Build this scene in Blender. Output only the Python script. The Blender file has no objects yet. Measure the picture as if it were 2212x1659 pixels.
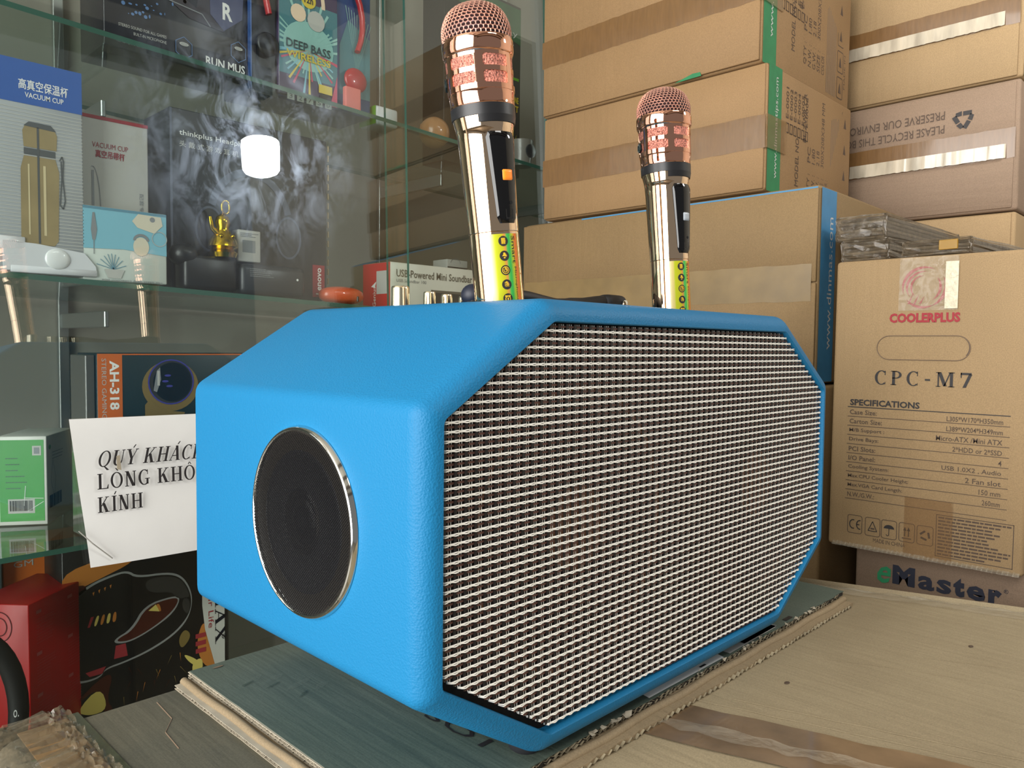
import bpy, bmesh, math, random
from mathutils import Vector, Matrix
import numpy as np
random.seed(3); rng = np.random.RandomState(3)
PI = math.pi
sc = bpy.context.scene
C = sc.collection
Z0 = 1.0          # everything below is written relative to eye height; the eye is 1 m above the floor

# ------------------------------------------------------------ camera
yaw, pitch, roll, fpx = 0.773548, 0.0488586, 0.0104644, 1663.773
F = Vector((math.cos(yaw)*math.cos(pitch), math.sin(yaw)*math.cos(pitch), -math.sin(pitch)))
Rr = Vector((math.sin(yaw), -math.cos(yaw), 0)); Uu = Rr.cross(F)
R2 = math.cos(roll)*Rr + math.sin(roll)*Uu; U2 = -math.sin(roll)*Rr + math.cos(roll)*Uu
cd = bpy.data.cameras.new('camera'); cam = bpy.data.objects.new('camera', cd); C.objects.link(cam)
cam.matrix_world = Matrix(((R2.x, U2.x, -F.x, 0), (R2.y, U2.y, -F.y, 0), (R2.z, U2.z, -F.z, Z0), (0, 0, 0, 1)))
cd.sensor_width = 36; cd.lens = fpx/2212*36; cd.clip_start = .01
sc.camera = cam
# ------------------------------------------------------------ world, light, exposure
w = bpy.data.worlds.new('world'); sc.world = w; w.use_nodes = True
w.node_tree.nodes['Background'].inputs[0].default_value = (1.0, .98, .95, 1)
w.node_tree.nodes['Background'].inputs[1].default_value = .2
def area(name, loc, tgt, sx, sy, power, col):
    l = bpy.data.lights.new(name, 'AREA'); l.shape = 'RECTANGLE'; l.size = sx; l.size_y = sy
    l.energy = power; l.color = col
    o = bpy.data.objects.new(name, l); C.objects.link(o)
    o.location = (loc[0], loc[1], loc[2]+Z0)
    d = Vector(tgt)-Vector(loc); o.rotation_euler = d.to_track_quat('-Z', 'Y').to_euler()
    return o
area('shop_door_daylight', (-1.9, .15, .45), (1, .15, .45), 2.5, 2.3, 160, (1.0, .985, .96))
area('added_overhead_fill', (.6, -1.1, 1.68), (.6, -.6, 0), .9, .5, 16, (1.0, .97, .92))  # added overhead fill to brighten table cartons and carton ends, no actual fixture
sc.view_settings.view_transform = 'Standard'; sc.view_settings.look = 'None'
sc.view_settings.gamma = 1; sc.view_settings.use_curve_mapping = False
sc.view_settings.exposure = 0.0
sc.cycles.transparent_max_bounces = 24

# ------------------------------------------------------------ materials
def lin(c):
    return tuple(((x/255)/12.92 if x/255 <= .04045 else ((x/255+.055)/1.055)**2.4) for x in c)
def mat(name, col, rough=.6, metal=0, noise=0, nscale=30, bump=0, bscale=200, spec=.5, coat=0, srgb=True,
        emit=None, estr=0, alpha=1, stretch=(1, 1, 1), bdist=.001, trans=0, blotch=None):
    m = bpy.data.materials.new(name); m.use_nodes = True
    nt = m.node_tree; N = nt.nodes; L = nt.links; b = N['Principled BSDF']
    c = lin(col) if srgb else col
    b.inputs['Base Color'].default_value = (*c, 1); b.inputs['Roughness'].default_value = rough
    b.inputs['Metallic'].default_value = metal; b.inputs['Specular IOR Level'].default_value = spec
    b.inputs['Coat Weight'].default_value = coat; b.inputs['Coat Roughness'].default_value = .08
    b.inputs['Alpha'].default_value = alpha; b.inputs['Transmission Weight'].default_value = trans
    if emit: b.inputs['Emission Color'].default_value = (*emit, 1); b.inputs['Emission Strength'].default_value = estr
    if noise or bump:
        tc = N.new('ShaderNodeTexCoord'); mp = N.new('ShaderNodeMapping'); mp.inputs['Scale'].default_value = stretch
        L.new(tc.outputs['Object'], mp.inputs[0])
    if noise:
        n = N.new('ShaderNodeTexNoise'); n.inputs['Scale'].default_value = nscale; n.inputs['Detail'].default_value = 6
        L.new(mp.outputs[0], n.inputs['Vector'])
        r = N.new('ShaderNodeValToRGB'); r.color_ramp.elements[0].position = .3; r.color_ramp.elements[1].position = .7
        dk = blotch if blotch else tuple(x*(1-noise) for x in c)
        r.color_ramp.elements[0].color = (*dk, 1)
        r.color_ramp.elements[1].color = (*(min(1, x*(1+noise*.5)) for x in c), 1)
        L.new(n.outputs['Fac'], r.inputs[0]); L.new(r.outputs[0], b.inputs['Base Color'])
    if bump:
        n2 = N.new('ShaderNodeTexNoise'); n2.inputs['Scale'].default_value = bscale; n2.inputs['Detail'].default_value = 4
        L.new(mp.outputs[0], n2.inputs['Vector'])
        bp = N.new('ShaderNodeBump'); bp.inputs['Strength'].default_value = bump; bp.inputs['Distance'].default_value = bdist
        L.new(n2.outputs['Fac'], bp.inputs['Height']); L.new(bp.outputs[0], b.inputs['Normal'])
    return m
def cardboard(name, col, wave_axis=2, dirt=.12, dirtcol=None):
    """kraft paper: fibre speckle, broad stain, faint flute lines along one axis"""
    m = bpy.data.materials.new(name); m.use_nodes = True; nt = m.node_tree; N = nt.nodes; L = nt.links
    b = N['Principled BSDF']; b.inputs['Roughness'].default_value = .72; b.inputs['Specular IOR Level'].default_value = .3
    tc = N.new('ShaderNodeTexCoord'); c = lin(col)
    n = N.new('ShaderNodeTexNoise'); n.inputs['Scale'].default_value = 7; n.inputs['Detail'].default_value = 5
    L.new(tc.outputs['Object'], n.inputs['Vector'])
    r = N.new('ShaderNodeValToRGB'); r.color_ramp.elements[0].position = .32; r.color_ramp.elements[1].position = .68
    dk = lin(dirtcol) if dirtcol else tuple(x*(1-dirt) for x in c)
    r.color_ramp.elements[0].color = (*dk, 1); r.color_ramp.elements[1].color = (*c, 1)
    L.new(n.outputs['Fac'], r.inputs[0])
    n2 = N.new('ShaderNodeTexNoise'); n2.inputs['Scale'].default_value = 900; n2.inputs['Detail'].default_value = 2
    L.new(tc.outputs['Object'], n2.inputs['Vector'])
    r2 = N.new('ShaderNodeValToRGB'); r2.color_ramp.elements[0].position = .3; r2.color_ramp.elements[1].position = .7
    r2.color_ramp.elements[0].color = (.84, .84, .84, 1); r2.color_ramp.elements[1].color = (1.08, 1.08, 1.08, 1)
    L.new(n2.outputs['Fac'], r2.inputs[0])
    mx = N.new('ShaderNodeMix'); mx.data_type = 'RGBA'; mx.blend_type = 'MULTIPLY'; mx.inputs[0].default_value = 1
    L.new(r.outputs[0], mx.inputs[6]); L.new(r2.outputs[0], mx.inputs[7]); L.new(mx.outputs[2], b.inputs['Base Color'])
    mp = N.new('ShaderNodeMapping'); s = [6, 6, 6]; s[wave_axis] = 70; mp.inputs['Scale'].default_value = s
    L.new(tc.outputs['Object'], mp.inputs[0])
    n3 = N.new('ShaderNodeTexNoise'); n3.inputs['Scale'].default_value = 1.5; n3.inputs['Detail'].default_value = 5
    L.new(mp.outputs[0], n3.inputs['Vector'])
    bp = N.new('ShaderNodeBump'); bp.inputs['Strength'].default_value = .55; bp.inputs['Distance'].default_value = .0016
    L.new(n3.outputs['Fac'], bp.inputs['Height'])
    bp2 = N.new('ShaderNodeBump'); bp2.inputs['Strength'].default_value = .25; bp2.inputs['Distance'].default_value = .004
    L.new(n.outputs['Fac'], bp2.inputs['Height']); L.new(bp.outputs[0], bp2.inputs['Normal'])
    L.new(bp2.outputs[0], b.inputs['Normal'])
    return m
def glassmat(name, base=.05, edge=False, tint=(.97, 1, .985), smudge=False):
    """thin clear pane: straight-through plus angle dependent mirror; optional greasy smear"""
    m = bpy.data.materials.new(name); m.use_nodes = True; nt = m.node_tree; N = nt.nodes; L = nt.links
    N.remove(N['Principled BSDF']); out = N['Material Output']
    lw = N.new('ShaderNodeLayerWeight'); lw.inputs['Blend'].default_value = .5
    pw = N.new('ShaderNodeMath'); pw.operation = 'POWER'; pw.inputs[1].default_value = 5; L.new(lw.outputs['Facing'], pw.inputs[0])
    ml = N.new('ShaderNodeMath'); ml.operation = 'MULTIPLY_ADD'; ml.inputs[1].default_value = 1-base; ml.inputs[2].default_value = base
    L.new(pw.outputs[0], ml.inputs[0])
    tr = N.new('ShaderNodeBsdfTransparent'); tr.inputs[0].default_value = (*tint, 1)
    gl = N.new('ShaderNodeBsdfGlossy'); gl.inputs['Roughness'].default_value = .0; gl.inputs['Color'].default_value = (.96, .98, 1, 1)
    mx = N.new('ShaderNodeMixShader'); L.new(ml.outputs[0], mx.inputs[0]); L.new(tr.outputs[0], mx.inputs[1]); L.new(gl.outputs[0], mx.inputs[2])
    last = mx
    if smudge:
        tc = N.new('ShaderNodeTexCoord')
        vs = N.new('ShaderNodeVectorMath'); vs.operation = 'DISTANCE'; vs.inputs[1].default_value = (-.125, -.19, 1.262)
        L.new(tc.outputs['Object'], vs.inputs[0])
        mr = N.new('ShaderNodeMapRange'); mr.inputs['From Min'].default_value = .03; mr.inputs['From Max'].default_value = .19
        mr.inputs['To Min'].default_value = 1; mr.inputs['To Max'].default_value = 0; L.new(vs.outputs['Value'], mr.inputs[0])
        mp = N.new('ShaderNodeMapping'); mp.inputs['Rotation'].default_value = (0, .6, 0); mp.inputs['Scale'].default_value = (1, 1, .6)
        L.new(tc.outputs['Object'], mp.inputs[0])
        ns = N.new('ShaderNodeTexNoise'); ns.inputs['Scale'].default_value = 30; ns.inputs['Detail'].default_value = 8
        ns.inputs['Roughness'].default_value = .7; ns.inputs['Distortion'].default_value = .7; L.new(mp.outputs[0], ns.inputs['Vector'])
        rp = N.new('ShaderNodeValToRGB'); rp.color_ramp.elements[0].position = .46; rp.color_ramp.elements[1].position = .72
        L.new(ns.outputs['Fac'], rp.inputs[0])
        mm = N.new('ShaderNodeMath'); mm.operation = 'MULTIPLY'; L.new(mr.outputs[0], mm.inputs[0]); L.new(rp.outputs[0], mm.inputs[1])
        m3 = N.new('ShaderNodeMath'); m3.operation = 'MULTIPLY'; m3.inputs[1].default_value = .34; L.new(mm.outputs[0], m3.inputs[0])
        g2 = N.new('ShaderNodeBsdfGlossy'); g2.inputs['Roughness'].default_value = .33; g2.inputs['Color'].default_value = (.5, .58, .72, 1)
        mx2 = N.new('ShaderNodeMixShader'); L.new(m3.outputs[0], mx2.inputs[0]); L.new(mx.outputs[0], mx2.inputs[1]); L.new(g2.outputs[0], mx2.inputs[2])
        last = mx2
    L.new(last.outputs[0], out.inputs['Surface'])
    return m
def leather():
    m = mat('blue_leatherette', (24, 110, 156), rough=.5, spec=.22)
    nt = m.node_tree; N = nt.nodes; L = nt.links; b = N['Principled BSDF']
    tc = N.new('ShaderNodeTexCoord')
    v = N.new('ShaderNodeTexVoronoi'); v.inputs['Scale'].default_value = 900; L.new(tc.outputs['Object'], v.inputs['Vector'])
    n = N.new('ShaderNodeTexNoise'); n.inputs['Scale'].default_value = 420; n.inputs['Detail'].default_value = 5; L.new(tc.outputs['Object'], n.inputs['Vector'])
    ad = N.new('ShaderNodeMath'); ad.operation = 'ADD'; L.new(v.outputs['Distance'], ad.inputs[0]); L.new(n.outputs['Fac'], ad.inputs[1])
    bp = N.new('ShaderNodeBump'); bp.inputs['Strength'].default_value = .35; bp.inputs['Distance'].default_value = .0005
    L.new(ad.outputs[0], bp.inputs['Height']); L.new(bp.outputs[0], b.inputs['Normal'])
    return m
def holo():
    m = bpy.data.materials.new('holographic_film'); m.use_nodes = True; nt = m.node_tree; N = nt.nodes; L = nt.links
    b = N['Principled BSDF']; b.inputs['Roughness'].default_value = .3; b.inputs['Metallic'].default_value = .25
    uv = N.new('ShaderNodeUVMap'); sp = N.new('ShaderNodeSeparateXYZ'); L.new(uv.outputs[0], sp.inputs[0])
    r = N.new('ShaderNodeValToRGB'); L.new(sp.outputs[0], r.inputs[0])
    st = [(0, (215, 200, 150)), (.14, (225, 205, 120)), (.2, (196, 205, 40)), (.42, (205, 196, 40)), (.5, (235, 150, 80)), (.56, (90, 200, 90)),
          (.64, (60, 190, 90)), (.74, (190, 210, 50)), (.84, (240, 130, 40)), (.92, (235, 110, 40)), (1, (190, 190, 60))]
    e = r.color_ramp.elements
    while len(e) > 1: e.remove(e[-1])
    e[0].position = 0; e[0].color = (*lin(st[0][1]), 1)
    for p, c in st[1:]:
        q = e.new(p); q.color = (*lin(c), 1)
    L.new(r.outputs[0], b.inputs['Base Color'])
    return m

M = {}
M['leather'] = leather()
M['kraft'] = cardboard('kraft_carton', (146, 116, 80), 1)
M['kraft2'] = cardboard('kraft_carton_pale', (160, 134, 98), 1)
M['kraft_end'] = cardboard('kraft_carton_end', (160, 134, 106), 2)
M['kraft_dull'] = cardboard('kraft_carton_dull', (132, 108, 74), 1)
M['kraft_grey'] = cardboard('kraft_carton_greyed', (140, 118, 98), 2)
M['kraft_table'] = cardboard('kraft_table', (158, 144, 116), 0, dirtcol=(140, 126, 100))
M['kraft_left'] = cardboard('kraft_worn_olive', (104, 98, 80), 0, dirtcol=(80, 80, 70))
M['sheet'] = cardboard('greenish_grey_board', (94, 104, 94), 0, dirtcol=(76, 90, 80))
M['sheet_br'] = cardboard('board_edge_brown', (150, 132, 104), 0)
M['dark_core'] = mat('dark_flute_gap', (44, 38, 30), .9)
M['liner'] = mat('paper_liner', (176, 166, 146), .8, noise=.2, nscale=60)
M['black'] = mat('black_plastic', (18, 18, 20), .35)
M['matte'] = mat('matte_black', (14, 14, 16), .6)
M['gloss'] = mat('gloss_black', (8, 8, 10), .06, spec=.6)
M['rubber'] = mat('rubber', (26, 28, 34), .75, noise=.3, nscale=200)
M['rose'] = mat('rose_gold_chrome', (246, 186, 158), .05, 1)
M['gold'] = mat('pale_gold_chrome', (248, 218, 186), .04, 1)
M['chrome'] = mat('chrome', (225, 228, 226), .08, 1)
M['knob'] = mat('brushed_champagne', (236, 228, 200), .2, 1)
M['rosemesh'] = mat('rose_mesh', (222, 140, 122), .3, .7, noise=.85, nscale=900, bump=1, bscale=900, bdist=.0012)
M['wire'] = mat('rose_wire', (250, 196, 176), .25, .75)
M['maroon'] = mat('dark_maroon_foam', (46, 18, 20), .8)
M['orange_btn'] = mat('orange_button', (255, 138, 34), .35, emit=(1, .25, .03), estr=.25)
M['grey_btn'] = mat('grey_button', (170, 176, 182), .35)
M['holo'] = holo()
M['ink'] = mat('black_ink', (38, 34, 34), .6)
M['ink_brown'] = mat('brown_ink', (78, 62, 50), .7)
M['ink_soft'] = mat('faded_ink', (120, 100, 80), .7)
M['navy_ink'] = mat('navy_ink', (36, 40, 56), .6)
M['red_ink'] = mat('red_ink', (150, 26, 38), .6)
M['green_ink'] = mat('green_ink', (40, 140, 92), .6)
M['white'] = mat('white_print', (236, 236, 234), .5)
M['offwhite'] = mat('offwhite_print', (184, 184, 180), .5)
M['grey'] = mat('grey_print', (130, 134, 138), .5)
M['green'] = mat('green_border', (32, 116, 70), .6, noise=.12, nscale=80)
M['bluestrip'] = mat('blue_border', (58, 122, 162), .5, noise=.1, nscale=60)
M['tape'] = mat('brown_tape', (112, 82, 48), .3, noise=.15, nscale=40, bump=.25, bscale=18, stretch=(1, 6, 1), coat=.4)
M['tape_gloss'] = mat('shiny_tape', (186, 150, 104), .16, noise=.1, nscale=50, bump=.35, bscale=30, stretch=(1, 5, 1), coat=.9, bdist=.002)
M['thin_tape'] = mat('thin_brown_tape', (140, 108, 66), .2, alpha=.4, coat=.8)
M['clear'] = mat('clear_film', (205, 196, 176), .1, alpha=.22, bump=1, bscale=70, coat=1, bdist=.008)
M['film'] = mat('crinkled_film', (120, 108, 86), .12, alpha=.42, bump=1, bscale=90, coat=1, bdist=.004)
M['wthread'] = mat('white_thread', (250, 248, 240), .35)
M['bthread'] = mat('brown_thread', (118, 82, 72), .4)
M['kthread'] = mat('black_thread', (26, 24, 26), .35)
M['dark'] = mat('dark_void', (10, 8, 8), .9)
M['cone'] = mat('brown_cone', (120, 84, 52), .6)
M['mesh_screen'] = mat('black_speaker_screen', (8, 8, 10), .45, 0, spec=.25)
M['conegrey'] = mat('grey_cone', (24, 27, 35), .45)
M['conerim'] = mat('foam_surround', (38, 33, 26), .6)
M['paper'] = mat('white_paper', (232, 232, 228), .6, noise=.05, nscale=12, bump=.12, bscale=9, bdist=.01)
M['pane'] = glassmat('cabinet_glass', .07, smudge=True)
M['pane2'] = glassmat('cabinet_glass_clean', .07)
M['shelfglass'] = glassmat('shelf_glass', .05, tint=(.86, .93, .9))
M['glassedge'] = mat('green_glass_edge', (52, 92, 80), .15, coat=.6)
M['alu'] = mat('aluminium', (176, 180, 178), .35, .9)
M['panel'] = mat('laminate_panel', (150, 146, 136), .5, noise=.06, nscale=4)
M['wallpaint'] = mat('wall_paint', (205, 196, 180), .8, noise=.06, nscale=3)
M['ceilpaint'] = mat('ceiling_paint', (178, 172, 160), .8)
M['beam'] = mat('dark_beam', (72, 62, 54), .7)
M['tile'] = mat('floor_tile', (120, 112, 100), .4, noise=.2, nscale=3)
M['lamp'] = mat('lamp_glow', (255, 255, 255), .4, emit=(1, 1, 1), estr=75)
M['cord'] = mat('cord_black', (20, 20, 20), .6)

# ------------------------------------------------------------ mesh building
class MB:
    def __init__(s): s.v = []; s.f = []; s.m = []; s.uv = None
    def add(s, vs, fs, mi=0):
        b = len(s.v); s.v += [tuple(p) for p in vs]
        s.f += [tuple(b+i for i in f) for f in fs]; s.m += [mi]*len(fs); return s
    def box(s, x0, x1, y0, y1, z0, z1, mi=0):
        vs = [(x, y, z) for x in (x0, x1) for y in (y0, y1) for z in (z0, z1)]
        return s.add(vs, [(0, 1, 3, 2), (4, 6, 7, 5), (0, 4, 5, 1), (2, 3, 7, 6), (0, 2, 6, 4), (1, 5, 7, 3)], mi)
    def frame_box(s, O, A, B, Cc, mi=0):
        O, A, B, Cc = map(Vector, (O, A, B, Cc))
        vs = [O+i*A+j*B+k*Cc for i in (0, 1) for j in (0, 1) for k in (0, 1)]
        return s.add(vs, [(0, 1, 3, 2), (4, 6, 7, 5), (0, 4, 5, 1), (2, 3, 7, 6), (0, 2, 6, 4), (1, 5, 7, 3)], mi)
    def rbox(s, x0, x1, y0, y1, z0, z1, r=.003, seg=2, mi=0, rot=0, piv=None, jitter=0):
        bm = bmesh.new(); bmesh.ops.create_cube(bm, size=1)
        for v in bm.verts:
            v.co = Vector(((x0+x1)/2+v.co.x*(x1-x0), (y0+y1)/2+v.co.y*(y1-y0), (z0+z1)/2+v.co.z*(z1-z0)))
            if jitter: v.co += Vector([random.uniform(-jitter, jitter) for _ in range(3)])
        if r: bmesh.ops.bevel(bm, geom=bm.edges[:], offset=r, segments=seg, profile=.5, affect='EDGES')
        if rot:
            p = Vector(piv) if piv else Vector(((x0+x1)/2, (y0+y1)/2, 0))
            bmesh.ops.rotate(bm, verts=bm.verts, cent=p, matrix=Matrix.Rotation(rot, 3, 'Z'))
        return s.frombm(bm, mi)
    def frombm(s, bm, mi=0):
        bm.verts.index_update()
        s.add([v.co[:] for v in bm.verts], [[v.index for v in f.verts] for f in bm.faces], mi); bm.free(); return s
    def tube(s, pts, r, n=8, closed=False, mi=0, cap=True, flat=1.0, up=None):
        pts = [Vector(p) for p in pts]; N = len(pts); rs = r if hasattr(r, '__len__') else [r]*N
        rings = []; prev = None
        for i, p in enumerate(pts):
            if closed: t = pts[(i+1) % N]-pts[i-1]
            else: t = pts[min(i+1, N-1)]-pts[max(i-1, 0)]
            t.normalize()
            if prev is None:
                a = Vector(up) if up else (Vector((0, 0, 1)) if abs(t.z) < .9 else Vector((1, 0, 0)))
                prev = a-t*a.dot(t); prev.normalize()
            else:
                prev = prev-t*prev.dot(t); prev.normalize()
            q = t.cross(prev)
            rings.append([p+rs[i]*(math.cos(2*PI*k/n)*prev*flat+math.sin(2*PI*k/n)*q) for k in range(n)])
        vs = [v for rg in rings for v in rg]; fs = []
        for i in range(N if closed else N-1):
            a = i*n; b = ((i+1) % N)*n
            fs += [(a+k, a+(k+1) % n, b+(k+1) % n, b+k) for k in range(n)]
        if cap and not closed: fs += [tuple(range(n))[::-1], tuple((N-1)*n+k for k in range(n))]
        return s.add(vs, fs, mi)
    def lathe(s, prof, O, A, P, n=48, mi=0, a0=0, a1=360, cap=False):
        """prof (t, r) along axis A from O; angle measured from P"""
        O, A, P = Vector(O), Vector(A), Vector(P); Q = A.cross(P); full = abs(a1-a0-360) < 1e-6
        k = n if full else n+1; vs = []
        for t, r in prof:
            for i in range(k):
                a = math.radians(a0+(a1-a0)*i/n); vs.append(O+A*t+r*(math.cos(a)*P+math.sin(a)*Q))
        fs = []
        for j in range(len(prof)-1):
            for i in range(n):
                i2 = (i+1) % k
                fs.append((j*k+i, j*k+i2, (j+1)*k+i2, (j+1)*k+i))
        if cap: fs += [tuple(range(k))[::-1], tuple((len(prof)-1)*k+i for i in range(k))]
        return s.add(vs, fs, mi)
    def prism(s, poly, O, A, B, N_, d, mi=0):
        """poly 2D in frame A,B at O, extruded d along N_"""
        O, A, B, N_ = map(Vector, (O, A, B, N_)); n = len(poly)
        vs = [O+A*u+B*v for u, v in poly]+[O+A*u+B*v+N_*d for u, v in poly]
        fs = [tuple(range(n))[::-1], tuple(range(n, 2*n))]+[(i, (i+1) % n, n+(i+1) % n, n+i) for i in range(n)]
        return s.add(vs, fs, mi)
    def sphere(s, c, r, n=16, mi=0, sx=1, sy=1, sz=1):
        bm = bmesh.new(); bmesh.ops.create_uvsphere(bm, u_segments=n, v_segments=n//2, radius=r)
        for v in bm.verts: v.co = Vector((v.co.x*sx, v.co.y*sy, v.co.z*sz))+Vector(c)
        return s.frombm(bm, mi)

def worldloc(o):
    p = Vector(o['wl']) if 'wl' in o else Vector((0, 0, 0)); return p
def finish(name, mb, mats, parent=None, smooth=None, label=None, kind=None, origin=None, recalc=True):
    me = bpy.data.meshes.new(name)
    org = WL[parent.name] if parent else Vector(origin if origin else (0, 0, -Z0))
    vs = [(v[0]-org[0], v[1]-org[1], v[2]-org[2]) for v in mb.v]
    me.from_pydata(vs, [], mb.f)
    if not isinstance(mats, (list, tuple)): mats = [mats]
    for m in mats: me.materials.append(M[m] if isinstance(m, str) else m)
    if len(mats) > 1: me.polygons.foreach_set('material_index', mb.m)
    if recalc:
        bm = bmesh.new(); bm.from_mesh(me); bmesh.ops.recalc_face_normals(bm, faces=bm.faces); bm.to_mesh(me); bm.free()
    if smooth is not None:
        me.polygons.foreach_set('use_smooth', [True]*len(me.polygons)); me.set_sharp_from_angle(angle=math.radians(smooth))
    me.update()
    o = bpy.data.objects.new(name, me); C.objects.link(o)
    if parent: o.parent = parent; WL[o.name] = WL[parent.name]
    else: o.location = (org[0], org[1], org[2]+Z0); WL[o.name] = Vector(org)
    if label: o['label'] = label
    if kind: o['kind'] = kind
    return o
WL = {}
def thing(name, label, cat, loc, group=None, kind=None):
    o = bpy.data.objects.new(name, None); C.objects.link(o); o.empty_display_size = .02
    o.location = (loc[0], loc[1], loc[2]+Z0); WL[o.name] = Vector(loc)
    o['label'] = label; o['category'] = cat
    if group: o['group'] = group
    if kind: o['kind'] = kind
    return o
def tag(o, label, cat, group=None):
    o['label'] = label; o['category'] = cat
    if group: o['group'] = group
    return o

# ------------------------------------------------------------ lettering
TXT = {}
def text2d(s, bold=0, shear=0, res=2):
    k = (s, bold, shear)
    if k in TXT: return TXT[k]
    c = bpy.data.curves.new('lettering', 'FONT'); c.body = s; c.resolution_u = res; c.offset = bold; c.shear = shear
    o = bpy.data.objects.new('lettering', c); me = bpy.data.meshes.new_from_object(o)
    v = [(p.co.x, p.co.y) for p in me.vertices]; f = [tuple(p.vertices) for p in me.polygons]
    bpy.data.meshes.remove(me); bpy.data.objects.remove(o); bpy.data.curves.remove(c)
    x0 = min(p[0] for p in v); x1 = max(p[0] for p in v); y0 = min(p[1] for p in v); y1 = max(p[1] for p in v)
    v = [((p[0]-x0)/max(x1-x0, 1e-6), (p[1]-y0)/max(y1-y0, 1e-6)) for p in v]
    TXT[k] = (v, f); return TXT[k]
def ell(cx, cy, rx, ry, n=24, a0=0, a1=360): return [(cx+rx*math.cos(math.radians(a0+(a1-a0)*i/n)), cy+ry*math.sin(math.radians(a0+(a1-a0)*i/n))) for i in range(n+(0 if a1-a0 == 360 else 1))]
def serif_glyph(ch):
    """heavy serif capitals, unit height; returns (width, convex polygons)"""
    P = []; T = .17; t = .06; sh = .05
    def rect(a, b, c, d): P.append([(a, c), (b, c), (b, d), (a, d)])
    def stem(x, w=T, y0=0, y1=1, se=.09): rect(x, x+w, y0, y1); rect(x-se, x+w+se, y0, y0+sh); rect(x-se, x+w+se, y1-sh, y1)
    def diag(xa, ya, xb, yb, w): P.append([(xa, ya), (xa+w, ya), (xb+w, yb), (xb, yb)])
    def ring(cx, cy, rx, ry, tx, ty, a0=0, a1=360, n=28):
        for i in range(n):
            A = math.radians(a0+(a1-a0)*i/n); B = math.radians(a0+(a1-a0)*(i+1)/n)
            P.append([(cx+rx*math.cos(A), cy+ry*math.sin(A)), (cx+rx*math.cos(B), cy+ry*math.sin(B)),
                      (cx+(rx-tx)*math.cos(B), cy+(ry-ty)*math.sin(B)), (cx+(rx-tx)*math.cos(A), cy+(ry-ty)*math.sin(A))])
    W = .8
    if ch in 'I1': stem(.12); W = .42
    elif ch == 'Í': stem(.12); diag(.18, 1.08, .3, 1.28, .09); W = .42
    elif ch == 'H': stem(.1); stem(.6); rect(.2, .65, .47, .53); W = .88
    elif ch == 'N': stem(.12, .08); rect(.62, .7, 0, 1); rect(.54, .78, .95, 1); diag(.5, 0, .08, 1, .2); W = .84
    elif ch == 'K': stem(.1); diag(.22, .4, .62, .97, .08); diag(.55, 0, .3, .6, .2); rect(.5, .84, 0, sh); rect(.52, .8, .95, 1); W = .88
    elif ch == 'L': stem(.1); rect(.1, .66, 0, .06); P.append([(.58, 0), (.7, 0), (.72, .28), (.68, .28)]); W = .76
    elif ch in 'UÚ': rect(.1, .1+T, .3, 1); rect(.02, .36, .95, 1); rect(.64, .7, .3, 1); rect(.56, .78, .95, 1); ring(.4, .32, .3, .33, T, .08, 180, 300); ring(.4, .32, .3, .33, .08, .08, 290, 360); W = .84
    elif ch in 'YÝ':
        rect(.32, .32+T, 0, .45); rect(.22, .6, 0, sh); diag(.3, .42, .04, 1, .19); diag(.42, .42, .66, 1, .06); rect(-.03, .3, .95, 1); rect(.58, .8, .95, 1); W = .78
        if ch == 'Ý': diag(.36, 1.08, .48, 1.28, .09)
    elif ch in 'AÁ':
        diag(.54, 0, .3, 1, .19); diag(.04, 0, .38, 1, .06); rect(.18, .6, .3, .36); rect(-.03, .22, 0, sh); rect(.48, .8, 0, sh); W = .8
        if ch == 'Á': diag(.4, 1.08, .52, 1.28, .09)
    elif ch in 'OÒÔQ':
        ring(.42, .5, .4, .52, .15, .06); W = .86
        if ch == 'Ò': diag(.46, 1.1, .32, 1.28, .09)
        if ch == 'Ô': diag(.3, 1.08, .38, 1.24, .07); diag(.5, 1.08, .4, 1.24, .07)
        if ch == 'Q': P.append([(.4, .05), (.54, .02), (.86, -.22), (.7, -.24)])
    elif ch in 'CG':
        ring(.42, .5, .4, .52, .16, .06, 50, 310); rect(.62, .67, .68, 1); W = .76
        if ch == 'G': rect(.56, .7, .04, .42); rect(.46, .8, .38, .43); W = .84
        else: rect(.64, .67, .02, .2)
    elif ch == 'P': stem(.1); ring(.3, .73, .36, .27, .15, .06, -90, 90); rect(.1, .3, .94, 1); rect(.1, .3, .46, .52); W = .72
    elif ch == 'M': stem(.1, .08); stem(.78, T); diag(.42, .05, .1, 1, .2); diag(.44, .05, .76, 1, .07); W = 1.08
    elif ch == '7': rect(.06, .64, .86, 1); rect(.06, .12, .66, 1); diag(.18, 0, .5, .9, .18); W = .7
    elif ch == 'X': diag(.56, 0, .04, 1, .2); diag(.06, 0, .6, 1, .06); rect(-.02, .2, 0, sh); rect(.46, .84, 0, sh); rect(-.04, .32, .95, 1); rect(.5, .76, .95, 1); W = .84
    elif ch == 'D': stem(.1); ring(.3, .5, .46, .5, .16, .06, -90, 90); rect(.1, .3, .94, 1); rect(.1, .3, 0, .06); W = .82
    elif ch == '-': rect(.1, .4, .38, .5); W = .5
    elif ch == ' ': W = .34
    return W, P
def serif2d(s, gap=.06):
    v = []; f = []; x = 0
    for ch in s:
        W_, P = serif_glyph(ch)
        for p in P:
            b = len(v); v += [(x+a, y) for a, y in p]; f.append(tuple(range(b, b+len(p))))
        x += W_+gap
    x -= gap
    return [(a/x, y) for a, y in v], f, x

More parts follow.
